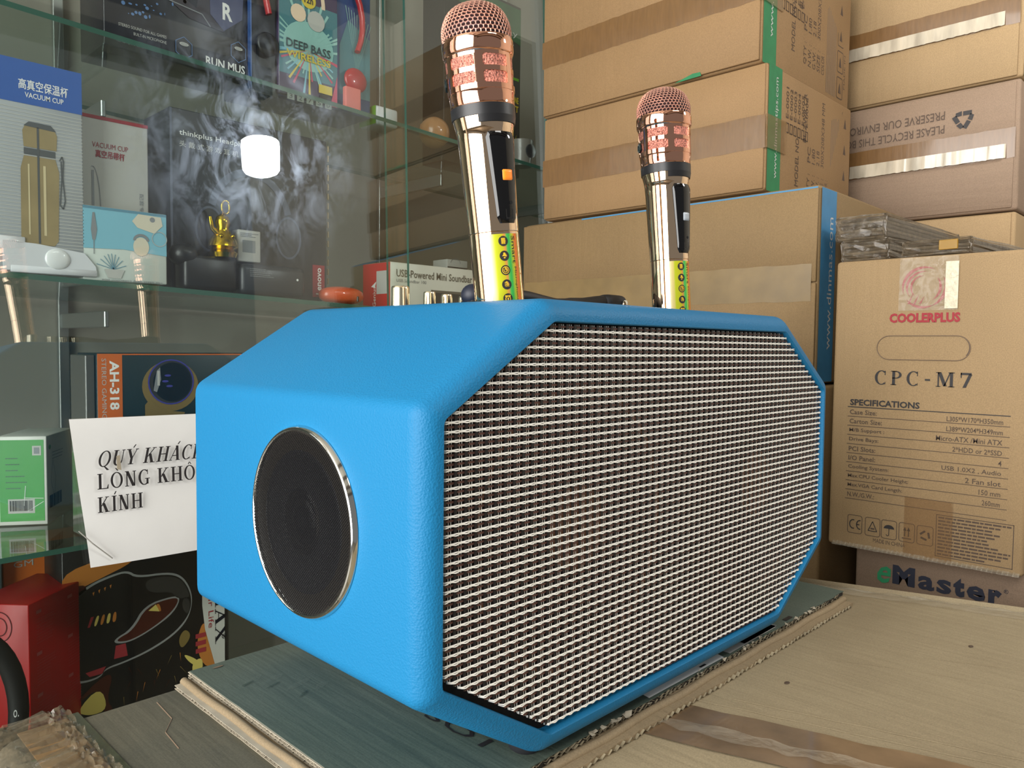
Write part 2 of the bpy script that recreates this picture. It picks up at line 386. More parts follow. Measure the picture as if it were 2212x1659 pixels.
class Art:
    """flat print on one face: frame O (corner), U and V unit vectors in metres, N outward"""
    def __init__(s, parent, O, U, V, N, name='printed_artwork', fn=None):
        s.O, s.U, s.V, s.N = map(Vector, (O, U, V, N)); s.mb = MB(); s.mats = []; s.p = parent; s.name = name; s.fn = fn
    def mi(s, m):
        if m not in s.mats: s.mats.append(m)
        return s.mats.index(m)
    def pt(s, u, v, l): return s.fn(u, v, l) if s.fn else s.O+s.U*u+s.V*v+s.N*(.0003+.00022*l)
    def poly(s, m, pts, l=0): s.mb.add([s.pt(u, v, l) for u, v in pts], [tuple(range(len(pts)))], s.mi(m)); return s
    def rect(s, m, u0, u1, v0, v1, l=0): return s.poly(m, [(u0, v0), (u1, v0), (u1, v1), (u0, v1)], l)
    def ell(s, m, cx, cy, rx, ry, l=0, n=24): return s.poly(m, ell(cx, cy, rx, ry, n), l)
    def ring(s, m, cx, cy, rx, ry, t, l=0, a0=0, a1=360, n=28, rot=0):
        for i in range(n):
            q = []
            for (a, k) in ((i, 0), (i+1, 0), (i+1, 1), (i, 1)):
                A = math.radians(a0+(a1-a0)*a/n); x = (rx-t*k)*math.cos(A); y = (ry-t*k)*math.sin(A)
                q.append((cx+x*math.cos(rot)-y*math.sin(rot), cy+x*math.sin(rot)+y*math.cos(rot)))
            s.poly(m, q, l)
        return s
    def line(s, m, pts, t, l=0):
        for (a, b) in zip(pts[:-1], pts[1:]):
            d = Vector((b[0]-a[0], b[1]-a[1])); d.normalize(); n = Vector((-d.y, d.x))*t/2
            s.poly(m, [(a[0]-n.x, a[1]-n.y), (b[0]-n.x, b[1]-n.y), (b[0]+n.x, b[1]+n.y), (a[0]+n.x, a[1]+n.y)], l)
        return s
    def frame(s, m, u0, u1, v0, v1, t, l=0, r=0):
        if r:
            c = [(u1-r, v1-r, 0), (u0+r, v1-r, 90), (u0+r, v0+r, 180), (u1-r, v0+r, 270)]; pts = []
            for x, y, a in c: pts += ell(x, y, r, r, 4, a, a+90)
            return s.line(m, pts+[pts[0]], t, l)
        s.rect(m, u0, u1, v0, v0+t, l); s.rect(m, u0, u1, v1-t, v1, l); s.rect(m, u0, u0+t, v0, v1, l); return s.rect(m, u1-t, u1, v0, v1, l)
    def text(s, m, st, u0, u1, v0, v1, l=1, bold=0, shear=0, serif=False, rot=0):
        """fit into the rectangle; rot=90 reads upward, -90 reads downward, 180 upside down"""
        if serif: v, f, _ = serif2d(st)
        else: v, f = text2d(st, bold, shear)
        out = []
        for a, b in v:
            if serif and shear: a = a+shear*b*(.1)
            if rot == 90: x, y = 1-b, a
            elif rot == -90: x, y = b, 1-a
            elif rot == 180: x, y = 1-a, 1-b
            else: x, y = a, b
            out.append(s.pt(u0+(u1-u0)*x, v0+(v1-v0)*y, l))
        s.mb.add(out, f, s.mi(m)); return s
    def greek(s, m, u0, u1, v0, v1, n, l=1, fill=.45, vert=False):
        """lines of print too small to read"""
        for i in range(n):
            e = random.uniform(.55, 1)
            if vert:
                e = random.uniform(.85, 1)
                a = u0+(u1-u0)*(i+.2)/n; b = a+(u1-u0)/n*fill; s.rect(m, a, b, v0, v0+(v1-v0)*e, l)
            else:
                a = v1-(v1-v0)*(i+.8)/n; b = a+(v1-v0)/n*fill; x = u0
                while x < u0+(u1-u0)*e:
                    w_ = random.uniform(.04, .12)*(u1-u0); s.rect(m, x, min(x+w_, u1), a, b, l); x += w_+.012*(u1-u0)
        return s
    def bars(s, m, u0, u1, v0, v1, n=24, l=1, vert=False):
        x = 0
        for i in range(n):
            w_ = random.choice([.3, .5, .7])/n
            if vert: s.rect(m, u0, u1, v0+(v1-v0)*x, v0+(v1-v0)*(x+w_), l)
            else: s.rect(m, u0+(u1-u0)*x, u0+(u1-u0)*(x+w_), v0, v1, l)
            x += 1/n
        return s
    def done(s): return finish(s.name, s.mb, s.mats, s.p, recalc=False)

# ============================================================ the room
def struct(name, mb, m, **k):
    o = finish(name, mb, m, origin=(0, 0, -Z0), **k); o['kind'] = 'structure'; return o
struct('floor', MB().box(-2.2, 2.6, -2.4, 2.0, -Z0-.05, -Z0), 'tile')
struct('ceiling', MB().box(-2.2, 2.6, -2.4, 2.0, 1.75, 1.8), 'ceilpaint')
struct('wall_right', MB().box(2.2, 2.28, -2.4, 2.0, -Z0, 1.75), 'wallpaint')
struct('wall_back', MB().box(-2.2, 2.2, 1.75, 1.83, -Z0, 1.75), 'wallpaint')
for i in range(4):
    struct('trim_%d' % (i+1), MB().box(-2.2, 2.2, -2.2+i*.62, -2.1+i*.62, 1.6, 1.75), 'beam')

# ============================================================ cartons used as the table
Zt = -.2425
def rotv(px, py, a): return (px*math.cos(a)-py*math.sin(a), px*math.sin(a)+py*math.cos(a))
t = thing('table_carton', 'worn olive-brown cardboard carton under the left end of the blue speaker, taped corner', 'carton', (.275, .45, -Z0))
mb = MB(); bm = bmesh.new(); bmesh.ops.create_cube(bm, size=1)
for v in bm.verts: v.co = Vector((.2775+v.co.x*.345, .454+v.co.y*.188, (Zt-Z0)/2+v.co.z*(Zt+Z0)))
bmesh.ops.bevel(bm, geom=bm.edges[:], offset=.016, segments=5, profile=.5, affect='EDGES')
mb.frombm(bm); finish('carton_body', mb, 'kraft_left', t, 60)
# wrapped edge: crumpled clear packing tape round the left edge and corner
def crumple(x0, x1, y0, y1, z, nx, ny, amp, drop=None):
    vs = []; fs = []
    for i in range(nx+1):
        for j in range(ny+1):
            x = x0+(x1-x0)*i/nx; y = y0+(y1-y0)*j/ny; zz = z+rng.uniform(0, amp)
            if drop: x, y, zz = drop(x, y, zz, i/nx, j/ny)
            vs.append((x, y, zz))
    for i in range(nx):
        for j in range(ny):
            a = i*(ny+1)+j; fs.append((a, a+1, a+ny+2, a+ny+1))
    return vs, fs
def wrap(x, y, z, u, v):   # goes over the left edge
    k = 1-u
    if k > .45:
        a = (k-.45)/.55*1.5; return (.118-.016*math.sin(a)-(.012+rng.uniform(0, .004))*(a > 1.2), y, Zt-.016*(1-math.cos(a))-.06*max(0, a-1.3)+rng.uniform(0, .0025))
    return (x, y, z)
v_, f_ = crumple(.118, .150, .358, .556, Zt+.0006, 22, 70, .0050, wrap)
finish('packing_tape_wrap', MB().add(v_, f_), 'film', t, 40, label='crinkled clear packing tape over the worn left edge')
mb = MB()
mb.box(.1485, .1555, .362, .545, Zt+.0002, Zt+.0009)
finish('tape_strip', mb, mat('olive_tape_edge', (66, 70, 44), .25, coat=.5, noise=.3, nscale=60), t, label='narrow olive strip of old tape')
mb = MB(); mb.box(.120, .1475, .37, .54, Zt+.0004, Zt+.0012)
finish('tape_strip', mb, mat('old_brown_tape', (150, 116, 76), .2, coat=.8, noise=.3, nscale=70, bump=.5, bscale=60), t)
mb = MB()   # torn crease in the top paper
for a, b in (((.198, .525), (.196, .495)), ((.196, .495), (.186, .48)), ((.186, .48), (.184, .455))):
    mb.tube([(a[0], a[1], Zt-.0002), (b[0], b[1], Zt-.0002)], .0006, 4)
finish('torn_crease', mb, 'ink_soft', t)

# second carton, turned 17.5 degrees
A2 = -math.radians(17.5)            # local frame: e across, d along
e2 = Vector((.954, .30, 0)); d2 = Vector((.30, -.954, 0)); P2 = Vector((.803, .25, 0))
def q2(e, d, z): return tuple(P2+e2*e+d2*d+Vector((0, 0, z)))
t = thing('table_carton', 'big tan carton lying flat at lower right, brown tape along its seam', 'carton', q2(-.355, .1, -Z0))
bm = bmesh.new(); bmesh.ops.create_cube(bm, size=1)
for v in bm.verts: v.co = Vector(q2(-.355+v.co.x*.71, .16+v.co.y*.72, (Zt-Z0)/2+v.co.z*(Zt+Z0)))
bmesh.ops.bevel(bm, geom=bm.edges[:], offset=.006, segments=3, profile=.5, affect='EDGES')
finish('carton_body', MB().frombm(bm), 'kraft_table', t, 60)
def flatstrip(e0, e1, d0, d1, z, nd=30, wob=.0012, amp=.0006):
    vs = []; fs = []
    for j in range(nd+1):
        d = d0+(d1-d0)*j/nd
        for k, e in enumerate((e0, (e0+e1)/2, e1)):
            vs.append(q2(e+rng.uniform(-wob, wob)*(k != 1), d, z+rng.uniform(0, amp)))
    for j in range(nd):
        for k in (0, 1): a = j*3+k; fs.append((a, a+1, a+4, a+3))
    return vs, fs
v_, f_ = flatstrip(-.381, -.329, -.145, .5, Zt+.0004)
finish('packing_tape', MB().add(v_, f_), mat('grey_brown_tape', (118, 96, 72), .22, noise=.3, nscale=40, bump=.6, bscale=40, coat=.7), t, 60)
v_, f_ = flatstrip(-.368, -.354, -.142, .5, Zt+.0010, 60, .002, .002)
finish('clear_tape', MB().add(v_, f_), 'clear', t, 60, label='glossy clear tape over the seam')
v_, f_ = flatstrip(-.020, .001, -.19, .5, Zt+.0005, 50, .002, .0022)
finish('clear_tape', MB().add(v_, f_), 'clear', t, 60, label='wrinkled clear tape along the far edge')
v_, f_ = flatstrip(-.003, .0015, -.19, .5, Zt-.001, 60, .001, .004)
finish('clear_tape', MB().add(v_, f_), 'clear', t, 60)
mb = MB()
for (e, d0, d1) in ((-.318, -.15, .45), (-.305, -.1, .4)):
    mb.tube([q2(e+.0006*math.sin(9*k), d0+(d1-d0)*k/30, Zt+.0001) for k in range(31)], .0011, 5, flat=.35)
for (e, d) in ((-.20, -.05), (-.16, .02)):
    mb.tube([q2(e+.03*math.sin(k*.2)*.3, d+.012*k, Zt+.0001) for k in range(14)], .0008, 5, flat=.3)
finish('paper_crease', mb, 'kraft_table', t, 60)
for (e, d) in ((-.115, .055), (-.26, -.07)):
    finish('dark_speck', MB().sphere(q2(e, d, Zt+.0004), .0018, 8, sz=.15, sx=1.6), 'ink_brown', t)

# ---------------------------------------------- folded double sheet under the speaker
t = thing('cardboard_sheet', 'folded greenish grey corrugated cardboard sheet under the blue speaker', 'cardboard', (.48, .41, Zt))
def edgepoly(x0, x1, y0, y1, jag):
    pts = []
    n = 60
    for i in range(n): pts.append((x0+(x1-x0)*i/n, y0+rng.uniform(-jag, jag)))
    for i in range(20): pts.append((x1+rng.uniform(-jag, jag), y0+(y1-y0)*i/20))
    pts += [(x1, y1), (x0, y1)]
    for i in range(1, 24): pts.append((x0+rng.uniform(-jag, jag)*.3, y1-(y1-y0)*i/24))
    return pts
mb = MB().prism(edgepoly(.2215, .742, .2700, .5385, .0010), (0, 0, Zt+.0001), (1, 0, 0), (0, 1, 0), (0, 0, 1), .0030)
finish('lower_layer', mb, 'sheet_br', t)
mb = MB().prism(edgepoly(.2300, .756, .2850, .541, .0008), (0, 0, Zt+.0034), (1, 0, 0), (0, 1, 0), (0, 0, 1), .0042)
finish('upper_core', mb, 'dark_core', t)
mb = MB().prism(edgepoly(.2268, .756, .2838, .541, .0007), (0, 0, Zt+.0074), (1, 0, 0), (0, 1, 0), (0, 0, 1), .0006)
finish('upper_layer', mb, 'sheet', t)
mb = MB(); mb.tube([(.2212+.0005*math.sin(k), .283+(.5385-.283)*k/20, Zt+.0030) for k in range(21)], .0028, 10)
mb2 = MB().tube([(.23+(.745-.23)*k/30, .2790+.0008*math.sin(k*1.3), Zt+.0034) for k in range(31)], .0030, 10)
finish('folded_roll', mb, 'sheet_br', t, 60, label='rounded brown fold between the two layers'); finish('folded_roll', mb2, 'sheet_br', t, 60)
def flutes(c, y0, y1, z0, h, step, dx, mbx, axis='y', th=.00034):
    n = int(abs(y1-y0)/step)
    for i in range(n):
        a = y0+(y1-y0)*i/n; b = y0+(y1-y0)*(i+1)/n; za, zb = (z0, z0+h) if i % 2 else (z0+h, z0)
        o = rng.uniform(-.0006, .0006)
        if axis == 'y': p, q = (c+o, a, za), (c+o, b, zb); A = Vector((dx, 0, 0))
        else: p, q = (a, c+o, za), (b, c+o, zb); A = Vector((0, dx, 0))
        p, q = Vector(p), Vector(q); N_ = Vector((0, 0, th))
        mbx.add([p, q, q+A, p+A, p+N_, q+N_, q+A+N_, p+A+N_], [(0, 1, 2, 3), (4, 5, 6, 7), (0, 1, 5, 4)])
mb = MB()
flutes(.2262, .286, .541, Zt+.0036, .0016, .0021, .0034, mb); flutes(.2262, .286, .541, Zt+.0055, .0016, .0026, .0034, mb)
for z_, e_ in ((.0033, .0003), (.0052, .0004), (.0072, .0005)): mb.prism(edgepoly(.2258, .231, .286, .541, .0005), (0, 0, Zt+z_), (1, 0, 0), (0, 1, 0), (0, 0, 1), e_)
finish('corrugated_edge', mb, 'liner', t, label='pale cut edge showing zigzag corrugation', kind='stuff', recalc=False)
mb = MB(); flutes(.2150, .277, .537, Zt+.0005, .0019, .0024, .0045, mb)
for z_ in (.0002, .0024): mb.prism(edgepoly(.2146, .221, .277, .537, .0006), (0, 0, Zt+z_), (1, 0, 0), (0, 1, 0), (0, 0, 1), .0004)
finish('corrugated_edge', mb, 'liner', t, kind='stuff', recalc=False)
mb = MB()
flutes(.2840, .29, .745, Zt+.0036, .0016, .0030, .003, mb, 'x'); flutes(.2840, .29, .745, Zt+.0055, .0016, .0036, .003, mb, 'x')
flutes(.2686, .235, .735, Zt+.0004, .0020, .0034, .0028, mb, 'x')
finish('corrugated_edge', mb, mat('torn_paper_edge', (150, 138, 112), .8, noise=.3, nscale=90), t, kind='stuff', recalc=False)
mb = MB()   # torn paper shreds along the front edge
for k in range(46):
    x = rng.choice([rng.uniform(.36, .40), rng.uniform(.38, .60), rng.uniform(.62, .70)]); s_ = rng.uniform(.0015, .0045)
    y = .2825+rng.uniform(-.002, .0015); z = Zt+.0068+rng.uniform(0, .0015)
    a = rng.uniform(0, 6.28); p = [(x+s_*math.cos(a+j*1.57)*rng.uniform(.5, 1.1), y+.5*s_*math.sin(a+j*1.57), z+rng.uniform(0, .0022)) for j in range(4)]
    mb.add(p, [(0, 1, 2), (0, 2, 3)])
finish('torn_shreds', mb, 'liner', t, kind='stuff', recalc=False)
a = Art(t, (0, 0, Zt+.0080), (1, 0, 0), (0, 1, 0), (0, 0, 1))
a.poly('white', [(.427, .2855), (.525, .2845), (.53, .30), (.43, .303)]); a.poly('offwhite', [(.535, .285), (.615, .286), (.62, .30), (.535, .30)])
for k in range(26): a.rect('grey', .56+.055*rng.rand(), .563+.055*rng.rand(), .2865, .2885+.01*rng.rand(), 1)
a.rect('ink', .495, .503, .2865, .2885, 1); a.rect('ink', .635, .648, .286, .290, 1)
a.text('ink', 'SO1', .303, .313, .318, .372, 1, rot=-90)
a.ell('ink_soft', .244, .533, .004, .0012, 1)
a.done()
a = Art(t, (0, 0, Zt+.0080), (1, 0, 0), (0, 1, 0), (0, 0, 1), 'grey_stain')
sm = mat('pale_green_smear', (118, 130, 118), .7, alpha=.22); sm2 = mat('dark_green_smear', (44, 66, 58), .6, alpha=.35); M['sm'] = sm; M['sm2'] = sm2
def blob(m, cx, cy, rx, ry, l, rot=0):
    p = []
    for k in range(16):
        A = 2*PI*k/16; r = rng.uniform(.75, 1.2); x, y = rx*r*math.cos(A), ry*r*math.sin(A); p.append((cx+x*math.cos(rot)-y*math.sin(rot), cy+x*math.sin(rot)+y*math.cos(rot)))
    a.poly(m, p, l)
for (cx, cy, rx, ry, ro) in ((.252, .495, .010, .003, .4), (.262, .487, .012, .0028, .3), (.272, .468, .011, .003, .3), (.281, .455, .007, .003, .5)): blob('sm', cx, cy, rx, ry, 0, ro)
for (cx, cy, rx, ry, ro) in ((.246, .492, .006, .0014, .3), (.266, .452, .006, .0016, .6), (.258, .478, .006, .0012, .3)): blob('sm2', cx, cy, rx, ry, 1, ro)
a.done()

# ============================================================ the blue speaker
sp = thing('karaoke_speaker', 'blue leatherette octagonal speaker with woven white and brown grille, on cardboard', 'speaker', (.4534, .397, Zt+.008))
lx0, lx1, lz0, lz1, lcx, lcz = .2357, .6712, -.2143, .0137, .0779, .0491
def octo(x0, x1, z0, z1, cx, cz): return [(x0+cx, z1), (x1-cx, z1), (x1, z1-cz), (x1, z0+cz), (x1-cx, z0), (x0+cx, z0), (x0, z0+cz), (x0, z1-cz)]
LIP = octo(lx0, lx1, lz0, lz1, lcx, lcz)       # clockwise seen from -y
def offset(poly, d):
    n = len(poly); out = []
    cx = sum(p[0] for p in poly)/n; cz = sum(p[1] for p in poly)/n
    L_ = []
    for i in range(n):
        a, b = poly[i], poly[(i+1) % n]; dx, dz = b[0]-a[0], b[1]-a[1]; l = math.hypot(dx, dz); nx, nz = -dz/l, dx/l
        if nx*((a[0]+b[0])/2-cx)+nz*((a[1]+b[1])/2-cz) < 0: nx, nz = -nx, -nz
        L_.append((nx, nz, nx*a[0]+nz*a[1]+d))
    for i in range(n):
        a1, b1, c1 = L_[i-1]; a2, b2, c2 = L_[i]; D = a1*b2-a2*b1
        out.append(((c1*b2-c2*b1)/D, (a1*c2-a2*c1)/D))
    return out
def rounded(poly, r, k=4):
    out = []; n = len(poly)
    for i in range(n):
        p = Vector(poly[i]); a = Vector(poly[i-1]); b = Vector(poly[(i+1) % n])
        u = (a-p).normalized(); v = (b-p).normalized(); p0 = p+u*r; p1 = p+v*r
        for j in range(k+1):
            s_ = j/k; out.append(tuple((1-s_)**2*p0+2*s_*(1-s_)*p+s_*s_*p1))
    return out
yf, yb = .274, .5208
layers = [(-.006, yb, .006), (-.0035, yb, .006), (-.001, yb-.001, .006), (0, yb-.0035, .006)]
layers = [(.0128+o, y, r) for o, y, r in layers]
R_ = .0128
layers += [(.0128, yf+R_, .006)]
for k in range(1, 9):
    A = PI/2*k/8; layers.append((.0128-R_*(1-math.cos(A))*.97, yf+R_*(1-math.sin(A)), .006-.003*k/8))
layers += [(-.0002, yf+.0008, .002), (-.0003, yf+.010, .002)]
vs = []; 
for o, y, r in layers: vs += [(x, y, z) for x, z in rounded(offset(LIP, o), r)]
n = 8*5; fs = [tuple(range(n))]
for j in range(len(layers)-1):
    fs += [(j*n+i, j*n+(i+1) % n, (j+1)*n+(i+1) % n, (j+1)*n+i) for i in range(n)]
finish('cabinet', MB().add(vs, fs), 'leather', sp, 50)
# baffle behind the cloth
baf = finish('baffle', MB().prism(offset(LIP, .0005), (0, yf+.0085, 0), (1, 0, 0), (0, 0, 1), (0, 1, 0), .004), 'dark', sp)
for cx, r in ((.345, .083), (.565, .083)):
    mb = MB().lathe([(0, r), (.001, r*.97), (.002, r*.75), (.001, r*.3), (-.0, .001)], (cx, yf+.0075, -.105), (0, 1, 0), (1, 0, 0), 32)
    finish('woofer_cone', mb, 'cone', baf, 60)
# woven cloth, strand by strand
CL = offset(LIP, -.0012)
# the lower left corner of the cloth panel stops short of the frame
CL2 = list(CL); dx, dz = (.0020, .0034)
CL2[6] = (CL[6][0]+.0002, CL[6][1]+dz*1.0); CL2[5] = (CL[5][0]+.0022, CL[5][1]+dz*.55)
def xr(z):
    xs = []
    for i in range(8):
        (xa, za), (xb, zb) = CL2[i], CL2[(i+1) % 8]
        if (za-z)*(zb-z) <= 0 and abs(za-zb) > 1e-9: xs.append(xa+(xb-xa)*(z-za)/(zb-za))
    return (min(xs), max(xs)) if len(xs) > 1 else None
def zr(x):
    zs = []
    for i in range(8):
        (xa, za), (xb, zb) = CL2[i], CL2[(i+1) % 8]
        if (xa-x)*(xb-x) <= 0 and abs(xa-xb) > 1e-9: zs.append(za+(zb-za)*(x-xa)/(xb-xa))
    return (min(zs), max(zs)) if len(zs) > 1 else None
PX, PZ = .0068, .00455; yc = yf+.0042
def ribbon(mbv, mbf, pts, hz, hy):
    """flat strand through pts (x,y,z) running along x, diamond section"""
    b = len(mbv)
    for x, y, z in pts: mbv += [(x, y-hy, z-hz*.55), (x, y-hy, z+hz*.55), (x, y, z+hz), (x, y+hy, z), (x, y, z-hz)]
    for i in range(len(pts)-1):
        for k in range(5): mbf.append((b+i*5+k, b+i*5+(k+1) % 5, b+i*5+5+(k+1) % 5, b+i*5+5+k))
    mbf.append(tuple(b+k for k in range(5))); e_ = b+5*(len(pts)-1); mbf.append(tuple(e_+k for k in range(5))[::-1])
wv, wf, bv, bf = [], [], [], []
xk0 = lx0+.0030; zk0 = lz1-.0095
rows = [zk0-PZ*k for k in range(-2, 51)]
for z in rows:
    q = xr(z) if CL[4][1] < z < CL[0][1] else None
    if q and q[1]-q[0] > .02:
        for sgn in (1, -1):
            pts = []; x = q[0]
            st = PX/6; k = 0
            while x < q[1]:
                ph = (x-xk0)/PX*2*PI
                pts.append((x, yc-.0017-.0003*math.cos(ph), z+sgn*(.00034+.00014*math.cos(ph))+.00006*math.sin(ph*2+sgn)))
                x += st
            pts.append((q[1], yc, z+sgn*.0004)); pts[0] = (q[0], yc+.0005, z+sgn*.0003)
            ribbon(wv, wf, pts, .00033, .0004)
    zb_ = z-PZ/2; q = xr(zb_) if CL[4][1]+.001 < zb_ < CL[0][1] else None
    if q and q[1]-q[0] > .02:
        for sgn in (1, -1):
            pts = []; nseg = int((q[1]-q[0])/(PX/4))
            for i in range(nseg+1):
                x = q[0]+(q[1]-q[0])*i/nseg; ph = (x-xk0)/PX*2*PI
                pts.append((x, yc-.0004+.0002*math.cos(ph), zb_+sgn*.00029))
            ribbon(bv, bf, pts, .00027, .0003)
cloth = finish('white_strands', MB().add(wv, wf), 'wthread', sp, 50, kind='stuff', recalc=False, label='white twisted cross strands of the grille')
finish('brown_strands', MB().add(bv, bf), 'bthread', sp, 50, kind='stuff', recalc=False)
kb, tb = MB(), MB(); k = 0; x = xk0-PX*2
while x < lx1+PX:
    q = zr(x) if CL2[7][0]+.0005 < x < CL[2][0]-.0008 else None
    if q:
        for o in (-.00046, .00046): kb.box(x+o-.00041, x+o+.00041, yc-.0013, yc-.0009, q[0], q[1])
    for fr in (.27, .5, .74):
        xx = x+PX*fr; q = zr(xx) if CL2[7][0]+.0005 < xx < CL[2][0]-.0005 else None
        if q: tb.box(xx-.00018, xx+.00018, yc+.0001, yc+.0004, q[0], q[1])
    x += PX
finish('black_straps', kb, 'kthread', sp, kind='stuff')
finish('fine_white_threads', tb, 'wthread', sp, kind='stuff')
# side driver
sc_c = (.2226, .379, -.0985)
dr = finish('driver_ring', MB().lathe([(0, .0500), (.0016, .0504), (.0030, .0512), (.0032, .0521), (.0024, .0529), (0, .0536)], sc_c, (-1, 0, 0), (0, 1, 0), 96), 'chrome', sp, 60, label='polished chrome ring round the side driver')
vs = []; fs = []
# recess wall and cone behind the screen (stands proud inside the ring)
mb = MB().lathe([(.0008, .0502), (.0006, .046), (.0007, .040)], sc_c, (-1, 0, 0), (0, 1, 0), 64)
finish('surround', mb, 'conerim', sp, 60)
mb = MB().lathe([(.0007, .040), (.0011, .0385), (.0005, .036), (.00045, .020), (.0006, .0185)], sc_c, (-1, 0, 0), (0, 1, 0), 64)
finish('cone', mb, 'conegrey', sp, 60)
mb = MB().lathe([(.0006, .0185), (.0016, .013), (.0020, .006), (.0021, .0002)], sc_c, (-1, 0, 0), (0, 1, 0), 48)
finish('dust_cap', mb, mat('dust_cap_shine', (30, 32, 38), .12), sp, 60)
mb = MB(); pitch_ = .00125; r0 = .0503
k = -40
while k <= 40:
    for sgn in (1, -1):
        o = k*pitch_*1.0
        if abs(o) < r0:
            h = math.sqrt(r0*r0-o*o); ca, sa = math.cos(sgn*PI/4), math.sin(sgn*PI/4)
            p0 = (sc_c[0]-.0030, sc_c[1]+ca*-h-sa*o, sc_c[2]+sa*-h+ca*o); p1 = (sc_c[0]-.0030, sc_c[1]+ca*h-sa*o, sc_c[2]+sa*h+ca*o)
            A = Vector((0, -sa, ca))*.00021
            p0, p1 = Vector(p0), Vector(p1); X = Vector((-.0003, 0, 0))
            mb.add([p0-A, p1-A, p1+X, p0+X, p0+A, p1+A], [(0, 1, 2, 3), (3, 2, 5, 4)])
    k += 1
finish('wire_screen', mb, 'mesh_screen', sp, kind='stuff', recalc=False, label='fine black wire screen over the driver')
# feet
for (x, y) in ((.322, .3005), (.588, .3005), (.322, .49), (.588, .49)):
    finish('rubber_foot', MB().lathe([(0, .0085), (.0015, .0100), (.0085, .0108), (.0102, .0104)], (x, y, Zt+.0081), (0, 0, 1), (1, 0, 0), 24, cap=True), 'rubber', sp, 40)
Tz = lz1+.0128
# control strip and knobs
finish('control_panel', MB().rbox(.335, .58, .425, .475, Tz-.0005, Tz+.0014, .0006), 'black', sp)
for (x, y, r, h) in ((.344, .45, .0066, .0150), (.3712, .45, .0046, .0125), (.3882, .45, .0043, .0115), (.4060, .45, .0042, .0108)):
    finish('control_knob', MB().lathe([(0, r*1.02), (h*.86, r), (h*.95, r*.96), (h, r*.85), (h, 0.0001)], (x, y, Tz+.0012), (0, 0, 1), (1, 0, 0), 32), 'knob', sp, 35)
# carrying strap
pts = []; rr = []
hx = [.376, .400, .4351, .4677, .5029, .5215, .5380]; hz = [.0375, .0385, .0375, .0335, .0352, .0378, .0388]
for k in range(31):
    x = .376+(.540-.376)*k/30; pts.append((x, .409, float(np.interp(x, hx, hz)))); rr.append(.0056 if k < 20 else .0062)
hd = finish('carry_handle', MB().tube(pts, rr, 12, flat=.95), 'matte', sp, 50, label='black moulded handle lying across the top')
finish('handle_end', MB().sphere((.3772, .409, .0360), .0085, 20), mat('navy_black_rubber', (22, 28, 44), .5), hd, 60)
finish('handle_foot', MB().rbox(.371, .384, .402, .416, Tz, .034, .003, 3), 'matte', hd, 50)
finish('handle_end', MB().rbox(.527, .5560, .400, .418, Tz+.0002, .0455, .0065, 4), 'matte', hd, 50)
finish('screw', MB().lathe([(0, .0040), (.0012, .0040), (.002, .0022), (.0022, .0001)], (.5480, .3995, .0370), (0, -1, 0), (1, 0, 0), 20), 'chrome', hd, 40)
for x in (.3566, .5607):
    finish('microphone_socket', MB().lathe([(0, .0245), (.0016, .0240), (.0022, .0225), (.0022, .0170), (-.0005, .0168)], (x, .36, Tz-.0002), (0, 0, 1), (1, 0, 0), 48), 'gloss', sp, 40)

